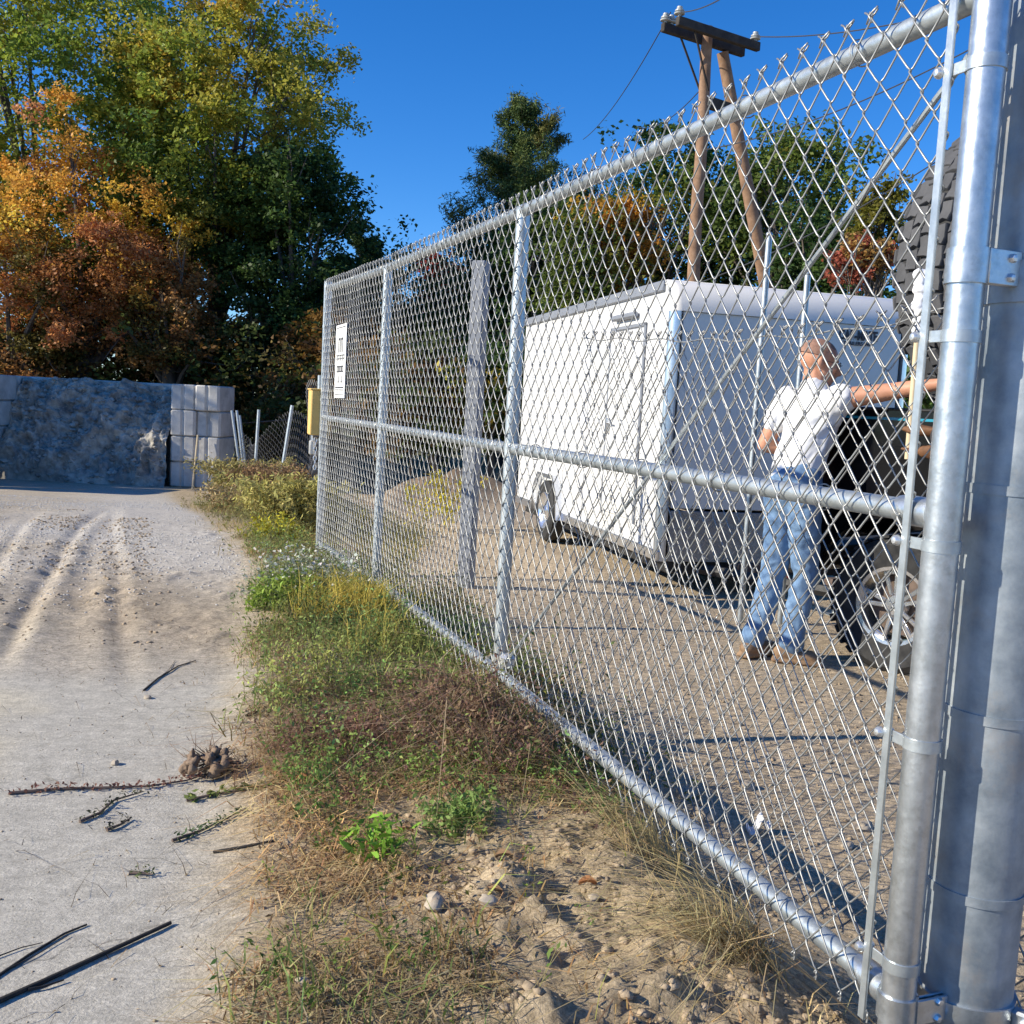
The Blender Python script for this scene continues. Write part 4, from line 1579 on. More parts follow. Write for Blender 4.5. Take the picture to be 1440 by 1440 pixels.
# second person behind the hinge post: only a dark sleeve and brown-gloved hands show past the post
P2 = np.array([2.36, 4.66, 0])
P2z = float(H(P2[0], P2[1])) + .004
f2 = nrm(np.array([2.06, 5.2, 0]) - P2)
r2 = np.array([f2[1], -f2[0], 0])
K = lambda r_, f_, u: np.array([P2[0], P2[1], P2z]) + r2 * r_ + f2 * f_ + TU * u
per2 = thing('person', K(0, 0, 0), 'person in dark striped jacket and brown gloves, mostly hidden behind the thick post', 'person')
gl = at(1288, 606, 5.18)
mb = MB()
hc2 = K(0, .05, 1.62)
mb.cap(K(0, 0, .95), .13, K(0, .02, 1.25), .14, flat=.75, fdir=f2)
mb.cap(K(0, .02, 1.42), .06, K(0, .04, 1.58), .056)
head(mb, hc2, f2, TU)
for q in (-1, 1):
    mb.cap(K(q * .09, 0, .92), .085, K(q * .11, .03, .49), .06)
    mb.cap(K(q * .11, .03, .49), .058, K(q * .11, -.02, .09), .04)
eL, eR = K(-.26, .16, 1.14), K(.24, .15, 1.14)
wL, wR = gl + np.array([.07, -.10, .0]), gl + np.array([.10, -.09, -.10])
for sh, e_, w_ in ((K(-.19, 0, 1.42), eL, wL), (K(.19, 0, 1.42), eR, wR)):
    mb.cap(sh, .058, e_, .045)
    mb.cap(e_, .045, w_, .03)
blob('body', mb, M['skin'], per2, .010, 3)
for w_, e_ in ((wL, eL), (wR, eR)):
    mb = MB()
    hand(mb, w_, nrm(gl - w_ + np.array([0, 0, (w_ - gl)[2]])), nrm([-.6, .5, .1]), 1.5, 1.15)
    blob('glove', mb, M['glove'], per2, .008, 2)
mb = MB()
mb.cap(K(0, 0, .90), .17, K(0, .01, 1.15), .165, flat=.8, fdir=f2)
mb.cap(K(0, 0, 1.1), .165, K(0, .02, 1.32), .175, flat=.76, fdir=f2)
mb.cap(K(-.12, .02, 1.38), .10, K(.12, .02, 1.38), .10)
for q, e_, w_ in ((-1, eL, wL), (1, eR, wR)):
    mb.cap(K(q * .19, 0, 1.42), .082, e_, .066)
    mb.cap(e_, .066, w_ * .93 + e_ * .07, .050)
blob('jacket', mb, M['jacket'], per2, .011, 4, (.04, (.3, .2, .9), 7, 10))
mb = MB()
for q in (.42, .58):
    c = eL * (1 - q) + wL * q
    mb.lathe([(.0585, -.012), (.062, -.012), (.062, .012), (.0585, .012)], c, axis=nrm(wL - eL), n=20)
part('sleeve_stripe', mb, M['stripe'], per2)
mb = MB()
for q in (-1, 1):
    mb.cap(K(q * .09, 0, .92), .11, K(q * .11, .03, .49), .085)
    mb.cap(K(q * .11, .03, .49), .083, K(q * .11, -.02, .10), .075)
blob('trousers', mb, M['jacket'], per2, .011, 3)
for q in (-1, 1):
    mb = MB()
    mb.cap(K(q * .11, -.05, .05), .05, K(q * .12, .12, .045), .044, flat=.85, fdir=TU)
    mb.cap(K(q * .11, -.03, .05), .052, K(q * .11, -.02, .14), .056)
    blob('boot', mb, M['boot'], per2, .010, 2)
mb = MB()
mb.ell(hc2 + TU * .045 - f2 * .01, (.088, .108, .085), frame(r2))
blob('knit_cap', mb, M['jacket'], per2, .010, 2)

# ------------------------------------------------------------------ utility pole
def upole():
    y0 = 20.0
    base = at(975, 385, y0)
    top = at(996, 38, y0)
    bx = base + (base - top) * ((base[2] + .3) / (top[2] - base[2]))
    u = thing('utility_pole', (bx[0], bx[1], -.2), 'brown wooden utility pole with a dark double crossarm', 'utility pole')
    mb = MB()
    n = 14
    mb.tube([bx + (top - bx) * (k / n) + np.array([.012 * math.sin(k * 1.3), 0, 0]) for k in range(n + 1)], np.linspace(.14, .10, n + 1), 14)
    part('shaft', mb, M['pole_wood'], u)
    zc = at(960, 46, 19.4)[2]
    Lp, Rp = at(942, 34, 19.35), at(1056, 70, 20.45)
    Lp[2] = Rp[2] = (Lp[2] + Rp[2]) / 2
    d = nrm(Rp - Lp)
    sidev = np.array([-d[1], d[0], 0])
    for q in (-1, 1):
        mb = MB()
        mb.box((Lp + Rp) / 2 + sidev * q * .20, (np.linalg.norm(Rp - Lp), .11, .16), frame(d), .012)
        arm = part('crossarm', mb, M['arm_wood'], u)
    pc = bx + (top - bx) * .80
    for q in (-1, 1):
        mb = MB()
        s_ = (Lp + Rp) / 2 - d * .62 + sidev * q * .20
        e_ = np.array([pc[0], pc[1], s_[2] - .95]) + sidev * q * .1
        mb.tube([s_, e_], .022, 5)
        part('brace', mb, M['arm_wood'], u)
    for k, (f_, q) in enumerate(((.02, -1), (.10, 1), (.66, 1), (.97, 1), (.03, 1), (.95, -1))):
        c = Lp + (Rp - Lp) * f_ + sidev * q * .20 + TU * .08
        mb = MB()
        mb.lathe([(.03, 0), (.03, .03), (.095, .04), (.10, .06), (.06, .075), (.085, .09), (.085, .11), (.045, .125), (.055, .145), (.05, .17), (0, .18)], c, n=14)
        part('insulator', mb, M['glaze'], u)
    # leaning stub pole bolted to it
    b2, t2 = at(1075, 392, 20.9), at(1016, 74, 20.35)
    g = b2 + (b2 - t2) * ((b2[2] + .3) / (t2[2] - b2[2]))
    v = thing('stub_pole', (g[0], g[1], -.2), 'leaning second wooden pole bracing the utility pole', 'utility pole')
    mb = MB()
    mb.tube([g + (t2 - g) * (k / 10) for k in range(11)], np.linspace(.145, .11, 11), 14)
    part('shaft', mb, M['pole_wood'], v)
    mb = MB()
    c = t2 + (g - t2) * .12
    p2 = bx + (top - bx) * ((c[2] - bx[2]) / (top[2] - bx[2]))
    mb.box((c + p2) / 2, (np.linalg.norm(c - p2), .10, .22), frame(c - p2), .01)
    mb.lathe([(.145, -.04), (.165, -.04), (.165, .04), (.145, .04)], c, n=14)
    part('bolted_bracket', mb, M['arm_wood'], v)
    wires = [('thin line running from the crossarm down to the left, highest', Lp + TU * .2, at(820, 196, 34), .3),
             ('thin line running from the pole down to the left, below the highest', p2 + TU * .3, at(896, 178, 33), .3),
             ('thin line running from the crossarm out of the top of the frame', Lp + d * .2 + TU * .25, at(1090, -60, 12), .15),
             ('thin line running from the crossarm end over the right side of the sky', Rp + TU * .25, at(1500, -30, 12), .2),
             ('dark line crossing the sky behind the gate, upper', p2 - TU * .9, at(1440, 28, 14), .25),
             ('dark line crossing the sky behind the gate, lower', p2 - TU * 3.4, at(1500, 102, 15), .3)]
    for lb, a_, b_, sag in wires:
        mb = MB()
        mb.tube([a_ + (b_ - a_) * t - TU * sag * 4 * t * (1 - t) for t in np.linspace(0, 1, 16)], .011, 5)
        solo('overhead_wire', mb, M['line'], a_, lb, 'wire', 'overhead wires')


upole()

# ------------------------------------------------------------------ trees
def unit(n):
    v = rng.normal(size=(n, 3))
    return v / np.linalg.norm(v, axis=1)[:, None]


def leaves(acc, C, size, col, flat=.35, asp=.62, jit=.28):
    """one bent diamond per leaf, size and colour per leaf"""
    n = len(C)
    nz = unit(n)
    nz[:, 2] = np.abs(nz[:, 2]) * (1 + flat) + .15
    nz /= np.linalg.norm(nz, axis=1)[:, None]
    a = unit(n)
    a -= nz * (a * nz).sum(1)[:, None]
    a /= np.linalg.norm(a, axis=1)[:, None] + 1e-9
    b = np.cross(nz, a)
    s = (np.asarray(size) * np.ones(n) * rng.uniform(.65, 1.3, n))[:, None]
    dz = nz * s * rng.uniform(-.22, .1, n)[:, None]
    V = np.stack([C - a * s * .5 + dz, C + b * s * asp * .5, C + a * s * .5 + dz, C - b * s * asp * .5], 1)
    cc = np.asarray(col) * rng.uniform(1 - jit, 1 + jit, (n, 1)) * rng.uniform(.93, 1.07, (n, 3))
    acc.quads(V, np.clip(cc, .004, .9))


def tree(name, label, base, c, rad, pal, clumps=150, per=150, leaf=.17, cr=.75, limbs=14, trunk=.28, group=None,
         shell=.45, seed=1, lump=.35, cat='tree', m=None):
    base, c, rad = np.array(base, float), np.array(c, float), np.array(rad, float)
    t = thing(name, base, label, cat, group)
    d = unit(clumps)
    rr = rng.uniform(shell ** 3, 1, clumps) ** (1 / 3)
    bump = 1 + lump * 2 * fbm(d[:, 0] * 1.7 + seed * 7 + 40, d[:, 2] * 1.9 + d[:, 1] * 1.3 + 40, 1.2, 3, seed)
    K = c + d * rad * (rr * bump)[:, None]
    acc = Acc()
    pal = [(np.array(p), w) for p, w in pal]
    ws = np.array([w for _, w in pal])
    # colour changes slowly over the crown, so whole sprays turn together
    key = np.clip(fbm(K[:, 0] * .35 + seed, K[:, 2] * .35 + K[:, 1] * .2, 1, 2, seed + 5) * 1.7 + .5 + rng.normal(0, .10, clumps), 0, .999)
    cw = np.cumsum(ws / ws.sum())
    for k in range(clumps):
        pc = pal[int(np.searchsorted(cw, key[k]))][0]
        n = int(per * rng.uniform(.5, 1.5))
        sz = cr * rng.uniform(.6, 1.25)
        sub = rng.normal(size=(max(3, n // 22), 3)) * np.array([.55, .55, .38]) * sz
        L = K[k] + sub[rng.integers(0, len(sub), n)] + rng.normal(size=(n, 3)) * np.array([.26, .26, .20]) * sz
        leaves(acc, L, leaf, pc * rng.uniform(.85, 1.15))
    cr_ = link('crown', acc.mesh('crown'), m or M['leaf'], t)
    mb = MB()
    fork = base + (c - base) * .55
    fork[2] = base[2] + (c[2] - base[2]) * .62
    pts = [base + (fork - base) * k / 5 + np.array([rng.normal(0, .06), rng.normal(0, .06), 0]) * (k > 0) for k in range(6)]
    pts[0] = base - np.array([0, 0, .3])
    mb.tube(pts, np.linspace(trunk * 1.25, trunk * .7, 6), 9)
    idx = rng.choice(clumps, min(limbs, clumps), replace=False)
    for k in idx:
        s_ = pts[3] + (pts[5] - pts[3]) * rng.uniform(0, 1)
        e_ = K[k]
        m1 = s_ * .6 + e_ * .4 + np.array([0, 0, .25])
        m2 = s_ * .25 + e_ * .75 + np.array([0, 0, .15])
        mb.tube([s_, m1, m2, e_], [trunk * .42, trunk * .26, trunk * .14, .02], 5)
        for j in range(3):
            q = e_ + rng.normal(size=3) * cr
            mb.tube([m2, (m2 + q) / 2 + rng.normal(size=3) * .1, q], [trunk * .11, .02, .008], 4)
    part('trunk', mb, M['bark'], t)
    return t


def gz(x, y):
    return float(H(x, y, False))


GREEN = [((.17, .25, .045), 4), ((.26, .33, .05), 4), ((.40, .40, .06), 2.6), ((.50, .40, .06), .6)]
YGREEN = [((.15, .23, .045), 3), ((.27, .32, .052), 4), ((.44, .40, .062), 3), ((.55, .38, .06), 1.5), ((.56, .28, .08), .5)]
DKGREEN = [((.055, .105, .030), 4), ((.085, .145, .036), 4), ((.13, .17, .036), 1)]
ORANGE = [((.20, .21, .04), 2.8), ((.80, .52, .08), 2.6), ((.74, .40, .075), 3), ((.66, .31, .13), 3), ((.38, .17, .06), 1.2)]
RUST = [((.22, .12, .045), 3), ((.36, .18, .065), 3), ((.46, .25, .09), 2), ((.16, .13, .035), 2)]
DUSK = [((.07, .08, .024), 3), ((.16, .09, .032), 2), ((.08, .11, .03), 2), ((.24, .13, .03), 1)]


def tp(px, py, y):
    return at(px, py, y)


def put(name, label, px, py, y, rx, rz, pal, ry=None, **k):
    """crown centred at a pixel's ray, y metres out; the trunk stands under it"""
    c = at(px, py, y)
    b_ = (c[0] + rng.normal(0, .2), y + rng.normal(0, .2), gz(c[0], y))
    return tree(name, label, b_, c, (rx, ry or rx, rz), pal, **k)


GL = 'trees behind the storage bay'
put('broadleaf_tree', 'tall yellow-green tree filling the upper left corner behind the orange maple', 60, 165, 37, 6.0, 6.8, GREEN, clumps=470, per=190, leaf=.165, cr=.78, lump=.25, seed=3, group=GL, trunk=.4)
put('broadleaf_tree', 'tall yellow-tinged green tree whose crown overhangs the sky, right of the orange maple', 312, 190, 35, 3.9, 4.7, YGREEN, clumps=330, per=200, leaf=.15, cr=.62, seed=11, group=GL, trunk=.36, lump=.42)
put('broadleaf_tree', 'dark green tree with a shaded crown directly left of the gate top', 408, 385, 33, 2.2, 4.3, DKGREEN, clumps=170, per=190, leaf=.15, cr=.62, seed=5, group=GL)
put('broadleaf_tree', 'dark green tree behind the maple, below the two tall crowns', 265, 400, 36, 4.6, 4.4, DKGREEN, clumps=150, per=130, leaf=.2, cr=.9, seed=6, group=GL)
put('maple_tree', 'orange autumn maple at the left, in front of the green trees', 125, 352, 31.5, 3.5, 3.2, ORANGE, clumps=200, per=240, leaf=.115, cr=.50, seed=8, group=GL, lump=.45)
put('maple_tree', 'rust-coloured low maple at the left edge above the block wall', 20, 440, 31, 2.9, 2.6, RUST, clumps=120, per=200, leaf=.12, cr=.56, seed=9, group=GL)
put('maple_tree', 'small rust and orange maple low in the middle of the grove', 228, 428, 31, 1.9, 2.1, ORANGE[1:] + RUST, clumps=90, per=200, leaf=.115, cr=.48, seed=13, group=GL)
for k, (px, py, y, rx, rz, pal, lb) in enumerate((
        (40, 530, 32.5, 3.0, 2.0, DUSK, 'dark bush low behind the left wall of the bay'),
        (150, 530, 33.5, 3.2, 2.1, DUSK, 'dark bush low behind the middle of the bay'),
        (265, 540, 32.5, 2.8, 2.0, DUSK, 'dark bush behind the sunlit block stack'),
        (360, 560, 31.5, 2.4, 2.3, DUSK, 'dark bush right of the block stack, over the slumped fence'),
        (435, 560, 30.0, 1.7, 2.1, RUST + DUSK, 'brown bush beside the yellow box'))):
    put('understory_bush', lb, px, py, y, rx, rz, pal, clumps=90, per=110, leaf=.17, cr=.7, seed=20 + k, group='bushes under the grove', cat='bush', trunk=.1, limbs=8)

for k, (x, y, z, r_) in enumerate(((-22.0, 23.9, 6.6, 2.5), (-25.5, 23.2, 8.6, 2.6))):
    tree('broadleaf_tree', ('nearer', 'farther')[k] + ' green tree beyond the left edge, shading the storage bay', (x, y, BAY_Z), (x, y, z), (r_, r_, 2.9), DKGREEN, clumps=120, per=150, leaf=.24, cr=.85, seed=90 + k, group=GL)


def conifer(name, label, base, top, spread, pal, n=42, seed=1, lean=0, leaf=.24, dens=1.0, wexp=.72):
    base, top = np.array(base, float), np.array(top, float)
    t = thing(name, base, label, 'tree')
    acc = Acc()
    mb = MB()
    mb.tube([base - np.array([0, 0, .3]), base * .5 + top * .5, top], [.26, .16, .03], 8)
    hgt = top[2] - base[2]
    for k in range(n):
        f = .18 + .82 * ((k + rng.uniform(0, 1)) / n) ** .8
        s_ = base + (top - base) * f
        a = rng.uniform(0, 2 * math.pi)
        ln = spread * (1.02 - f) ** wexp * rng.uniform(.6, 1.2) + .18
        rise = rng.uniform(.30, .75) * ln
        d = np.array([math.cos(a), math.sin(a), 0])
        e_ = s_ + d * ln + np.array([0, 0, rise])
        mid = s_ + d * ln * .6 + np.array([0, 0, rise * .22])
        mb.tube([s_, mid, e_], [.05, .035, .012], 4)
        m_ = int(30 * dens * (ln + .25))
        u = rng.uniform(.22, 1.05, m_)
        C = s_ * ((1 - u) ** 2)[:, None] + mid * (2 * u * (1 - u))[:, None] + e_ * (u ** 2)[:, None]
        C = C + rng.normal(size=(m_, 3)) * np.array([.13, .13, .09]) * (.6 + .25 * ln)
        pc = np.array(pal[rng.integers(0, len(pal))])
        L = np.repeat(C, 14, 0) + rng.normal(size=(m_ * 14, 3)) * np.array([.09, .09, .09])
        leaves(acc, L, leaf, pc, flat=-.3, asp=.18, jit=.4)
    link('crown', acc.mesh('crown'), M['leaf_dark'], t)
    part('trunk', mb, M['bark'], t)


PINE = [(.06, .10, .03), (.085, .13, .036), (.12, .155, .04), (.16, .16, .045)]
c_ = at(738, 145, 40)
conifer('pine_tree', 'dark green pine rising above the gate against the sky', (at(762, 560, 40)[0], 40, -.6), c_, 6.6, PINE, n=96, leaf=.19, dens=1.15, wexp=.9)
c_ = at(508, 318, 46)
conifer('spruce_tree', 'far dark conifer showing at the right edge of the grove', (c_[0], 46, -1.2), c_, 2.2, PINE[:2], n=46, leaf=.3)

GB = 'trees beyond the yard'
BUSHY = [((.10, .155, .036), 3), ((.15, .20, .042), 3), ((.24, .24, .045), 1.5)]
YEL = [((.62, .38, .04), 3), ((.58, .28, .045), 3), ((.30, .27, .045), 1)]
for k, (nm, lb, px, py, y, rx, rz, pal, kw) in enumerate((
        ('maple_tree', 'yellow-orange tree behind the white trailer, left of the utility pole', 866, 345, 30, 1.25, 1.7, YEL, dict(clumps=70, cr=.5, leaf=.15)),
        ('broadleaf_tree', 'dark green tree directly behind the utility pole', 940, 300, 34, 1.9, 3.0, DKGREEN + BUSHY, dict(clumps=110, cr=.65)),
        ('broadleaf_tree', 'round green tree right of the leaning pole', 1110, 300, 32, 2.2, 2.5, BUSHY, dict(clumps=120, cr=.65)),
        ('broadleaf_tree', 'dark green tree between the two wooden poles', 1022, 330, 36, 1.7, 2.6, DKGREEN, dict(clumps=90, cr=.65)),
        ('broadleaf_tree', 'dark green tree under the pine, behind the third gate upright', 775, 400, 33, 1.8, 2.9, DKGREEN, dict(clumps=100, cr=.65)),
        ('broadleaf_tree', 'bright green tree left of the yellow-orange tree', 815, 390, 29, 1.0, 1.9, BUSHY, dict(clumps=70, cr=.5, leaf=.15)),
        ('broadleaf_tree', 'green tree behind the square grey post', 705, 425, 36, 1.9, 2.9, BUSHY, dict(clumps=100, cr=.65)),
        ('maple_tree', 'red-topped far tree seen through the gate mesh under the top rail', 622, 400, 48, 1.0, 1.3, [((.42, .07, .05), 3), ((.30, .06, .05), 2)], dict(clumps=46, cr=.5, leaf=.2)),
        ('broadleaf_tree', 'olive green tree behind the second gate upright', 560, 440, 40, 2.4, 2.4, BUSHY, dict(clumps=100, cr=.7)),
        ('broadleaf_tree', 'brownish thin tree between the second upright and the square post', 630, 470, 38, 2.0, 2.2, DUSK + BUSHY, dict(clumps=90, cr=.7)),
        ('broadleaf_tree', 'low dark tree at the free end of the gate', 490, 470, 38, 2.2, 2.6, DKGREEN + BUSHY, dict(clumps=100, cr=.7)),
        ('broadleaf_tree', 'small yellow-green tree left of the huge tyre', 1238, 315, 24, .55, .9, [((.19, .18, .03), 2), ((.12, .13, .03), 2)], dict(clumps=40, cr=.3, leaf=.12, trunk=.1)),
        ('maple_bush', 'red and orange bush over the right end of the trailer', 1212, 368, 22, .48, .45, [((.42, .13, .08), 2), ((.46, .28, .09), 2), ((.22, .22, .05), 3)], dict(clumps=40, cr=.26, leaf=.11, trunk=.08)),
        ('broadleaf_tree', 'dark green tree over the middle of the trailer roof', 1165, 365, 28, 1.3, 1.4, DKGREEN, dict(clumps=70, cr=.5, leaf=.15)))):
    put(nm, lb, px, py, y, rx, rz, pal, per=110, seed=40 + k, group=GB, **kw)
for k, (px, py, y, rx, rz, pal, lb) in enumerate((
        (540, 555, 27, 1.7, 1.3, BUSHY + DUSK, 'low olive thicket seen through the mesh, left of the second upright'),
        (605, 560, 25, 1.6, 1.3, DUSK + YGREEN[2:4], 'low tan and olive thicket seen through the mesh, right of the second upright'),
        (690, 560, 26, 1.6, 1.5, DKGREEN, 'low dark thicket seen between square post and third upright'),
        (770, 560, 27, 1.7, 1.5, DKGREEN, 'low dark thicket hidden behind the trailer tail'),
        (480, 575, 27, 1.6, 1.2, BUSHY + DUSK, 'low thicket seen through the sign end of the gate'),
        (1290, 520, 22, 1.6, 1.6, DKGREEN, 'dark bush behind the truck, right of the trailer'),
        (1400, 480, 24, 2.2, 2.2, DKGREEN, 'dark tree hidden behind the hinge post'),
        (900, 520, 32, 2.0, 2.2, DKGREEN, 'dark tree hidden behind the trailer front'),
        (1020, 520, 34, 2.4, 2.2, DKGREEN, 'dark tree hidden behind the trailer, below the poles'),
        (1130, 500, 33, 2.2, 2.2, DKGREEN, 'dark tree hidden behind the trailer, right half'))):
    put('thicket', lb, px, py, y, rx, rz, pal, clumps=75, per=110, leaf=.16, cr=.6, seed=60 + k, group='thickets beyond the yard', cat='bush', trunk=.1, limbs=8)

# ------------------------------------------------------------------ verge plants
def blades(acc, P, h, w, col, lean=.5, curl=.4, jit=.25, az=None):
    """grass blades or stems: two bent quads each"""
    n = len(P)
    P = np.asarray(P, float)
    a = rng.uniform(0, 2 * math.pi, n) if az is None else az + rng.normal(0, .7, n)
    d = np.stack([np.cos(a), np.sin(a), np.zeros(n)], 1)
    sd = np.stack([-np.sin(a), np.cos(a), np.zeros(n)], 1)
    tw = rng.uniform(0, math.pi, n)[:, None]
    sd = sd * np.cos(tw) + d * np.sin(tw)
    h = np.asarray(h) * np.ones(n) * rng.uniform(.55, 1.3, n)
    ln = lean * rng.uniform(.1, 1.4, n)
    w = (np.asarray(w) * np.ones(n) * rng.uniform(.6, 1.3, n))[:, None]
    up = np.array([0, 0, 1.0])
    p1 = P + d * (h * ln * .4)[:, None] + up * (h * .55)[:, None]
    p2 = P + d * (h * ln * (1 + curl))[:, None] + up * (h * np.clip(1 - .35 * ln * (1 + curl), .08, 1))[:, None]
    V = np.concatenate([np.stack([P - sd * w, P + sd * w, p1 + sd * w * .8, p1 - sd * w * .8], 1),
                        np.stack([p1 - sd * w * .8, p1 + sd * w * .8, p2 + sd * w * .15, p2 - sd * w * .15], 1)])
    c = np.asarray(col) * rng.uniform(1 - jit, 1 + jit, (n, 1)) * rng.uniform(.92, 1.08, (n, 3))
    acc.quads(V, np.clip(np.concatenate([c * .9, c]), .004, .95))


def sprigs(acc, P, h, nleaf, lsize, col, scol, spread=.35, asp=.4, jit=.25):
    """leafy stems"""
    n = len(P)
    P = np.asarray(P, float)
    a = rng.uniform(0, 2 * math.pi, n)
    d = np.stack([np.cos(a), np.sin(a), np.zeros(n)], 1) * (spread * rng.uniform(.1, 1.2, n))[:, None]
    h = np.asarray(h) * np.ones(n) * rng.uniform(.5, 1.3, n)
    tip = P + (d + np.array([0, 0, 1.0])) * h[:, None]
    sd = np.stack([-np.sin(a), np.cos(a), np.zeros(n)], 1) * .0014
    acc.quads(np.stack([P - sd, P + sd, tip + sd * .4, tip - sd * .4], 1), scol)
    u = rng.uniform(.1, 1.02, (n, nleaf))
    C = P[:, None, :] * (1 - u[..., None]) + tip[:, None, :] * u[..., None]
    C = C.reshape(-1, 3) + rng.normal(size=(n * nleaf, 3)) * np.array([1, 1, .6]) * lsize * .55
    cc = np.repeat(np.broadcast_to(np.asarray(col), (n, 3)), nleaf, 0)
    leaves(acc, C, lsize, cc, flat=.1, asp=asp, jit=jit)


def tint(P, col, f=1.4, sd=200, amt=.9):
    n = fbm(P[:, 0], P[:, 1], f, 3, sd)[:, None]
    w = fbm(P[:, 0], P[:, 1], f * 1.7, 2, sd + 9)[:, None]
    return np.asarray(col) * (1 + amt * 1.6 * n) * (1 + np.array([.7, 0, -.5]) * w)


def scatter(n, test, box):
    """points on the ground inside box (x0,x1,y0,y1), kept with probability test(x,y,s)"""
    x = rng.uniform(box[0], box[1], n)
    y = rng.uniform(box[2], box[3], n)
    s = sdist(x, y)
    k = rng.uniform(0, 1, n) < test(x, y, s)
    x, y = x[k], y[k]
    return np.stack([x, y, H(x, y) - .006], 1)


def vtest(x, y, s):
    e = edge(y) + .25 * fbm(x, y, 2.2, 3, 100)
    v = sst(e - .02, e + .22, s) * (1 - sst(-.06, .22, s))
    bare = (1 - sst(2.75, 3.15, y + .3 * fbm(x, y, 2, 2, 101))) * sst(-.80, -.62, s + .2 * fbm(x, y, 3, 2, 102))
    patch = .25 + .75 * sst(-.12, .1, fbm(x, y, 3.2, 3, 103))
    return v * (1 - .94 * bare) * patch


STRAW, DRY, OLIVE = (.54, .42, .22), (.34, .235, .13), (.23, .235, .075)
BOX = (-2.6, 1.1, 1.0, 9.0)
va = Acc()
P = scatter(250000, lambda x, y, s: np.clip(vtest(x, y, s) * (1.5 - .5 * sst(2.3, 3.1, y)), 0, 1), BOX)
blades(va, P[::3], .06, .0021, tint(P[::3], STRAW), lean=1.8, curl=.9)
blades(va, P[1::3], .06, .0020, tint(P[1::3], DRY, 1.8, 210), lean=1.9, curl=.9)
leaves(va, P[2::3] + np.array([0, 0, .014]) + rng.normal(size=(len(P[2::3]), 3)) * np.array([0, 0, .008]), .016, (.30, .225, .13), flat=.8, asp=.5, jit=.45)
P = scatter(70000, lambda x, y, s: vtest(x, y, s) * (.3 + .7 * sst(2.3, 3.1, y)) * sst(-.12, .12, fbm(x, y, 1.6, 3, 110)), BOX)
blades(va, P, .10, .0023, tint(P, (.29, .31, .085), 2, 220), lean=.9)
P = scatter(30000, lambda x, y, s: vtest(x, y, s) * (.22 + .78 * sst(2.3, 3.1, y)) * sst(-.05, .12, fbm(x, y, 1.3, 3, 120)), BOX)
sprigs(va, P, .10, 9, .018, tint(P, (.20, .30, .07), 2, 230), (.22, .2, .08), spread=.8)
P = scatter(24000, lambda x, y, s: vtest(x, y, s) * sst(3.0, 3.9, y) * (1 - sst(6.5, 8.5, y)), BOX)
sprigs(va, P, .17, 10, .021, tint(P, (.24, .29, .085), 2.2, 240, 1.2), (.24, .19, .09), spread=.8)
P = scatter(17000, lambda x, y, s: vtest(x, y, s) * sst(-.03, .12, fbm(x, y, 1.7, 3, 130)) * sst(2.2, 3.0, y) * (1 - sst(6, 8, y)), BOX)
sprigs(va, P, .085, 8, .015, (.30, .165, .10), (.24, .13, .08), spread=1.0)
P = scatter(7000, lambda x, y, s: vtest(x, y, s) * np.exp(-((x + .12) / .45) ** 2 - ((y - 3.35) / .45) ** 2), BOX)
sprigs(va, P, .10, 10, .016, (.20, .10, .085), (.18, .09, .07), spread=1.0)
P = scatter(14000, lambda x, y, s: vtest(x, y, s) * sst(3.7, 4.4, y) * sst(-.75, -.35, s) * sst(-.12, .08, fbm(x, y, 1.9, 2, 260)), BOX)
blades(va, P, .24, .0026, tint(P, (.38, .37, .10), 1.6, 270, 1.1), lean=.6)
sprigs(va, P[::3], .22, 12, .023, tint(P[::3], (.22, .30, .085), 1.6, 280, 1.1), (.28, .25, .1), spread=.5)
# thin litter on the bare soil and along the slab's edge
P = scatter(2000, lambda x, y, s: sst(-1.0, -.6, s) * (1 - sst(.2, .5, s)) * (1 - sst(2.8, 3.4, y)) * .6, BOX)
blades(va, P, .05, .0012, STRAW, lean=2.2, curl=.9)
P = scatter(3800, lambda x, y, s: sst(-1.75, -1.2, s) * (1 - sst(-1.2, -.9, s)) * .30, BOX)
blades(va, P, .035, .0013, DRY, lean=2.2, curl=.9)
# the strip past the free end of the gate
P = scatter(22000, lambda x, y, s: (1 - sst(.9, 2.0, s)) * sst(-.75, .05, s + .5 * fbm(x, y, .8, 2, 140)), (-6.5, -.8, 7.6, 17))
blades(va, P, .13, .0030, tint(P, (.46, .38, .18), .6, 250), lean=1.3)
sprigs(va, P[::5], .22, 10, .035, (.24, .23, .08), (.28, .22, .09), spread=.8)
o = link('verge_weeds', va.mesh('verge_weeds'), M['weed'])
tag(o, 'mixed green and dry weeds and straw along the foot of the gate', 'weeds', kind='stuff')
# green tangle on the yard side of the gate
va = Acc()
P = scatter(16000, lambda x, y, s: sst(-.05, .06, s) * (1 - sst(.22, .5, s)) * sst(3.3, 4.0, y) * (1 - sst(5.0, 5.8, y)) * (.3 + .7 * sst(-.1, .1, fbm(x, y, 2, 2, 150))), (-1.6, 1.2, 3, 7))
hq = .13 + .25 * np.exp(-((P[:, 1] - 4.35) / .35) ** 2)
sprigs(va, P[::2], hq[::2], 14, .026, (.17, .22, .07), (.22, .19, .09), spread=.4)
blades(va, P[1::2], hq[1::2] * .95, .0028, (.36, .30, .14), lean=.5)
P = scatter(1600, lambda x, y, s: sst(-.02, .1, s) * (1 - sst(.3, .5, s)) * sst(3.8, 4.2, y) * (1 - sst(4.6, 5.0, y)) * .6, (-1.6, 1.2, 3, 7))
sprigs(va, P, .24, 10, .022, (.36, .11, .06), (.26, .13, .08))
o = link('yard_weeds', va.mesh('yard_weeds'), M['weed'])
tag(o, 'green and reddish weeds just behind the gate by the third upright', 'weeds', kind='stuff')


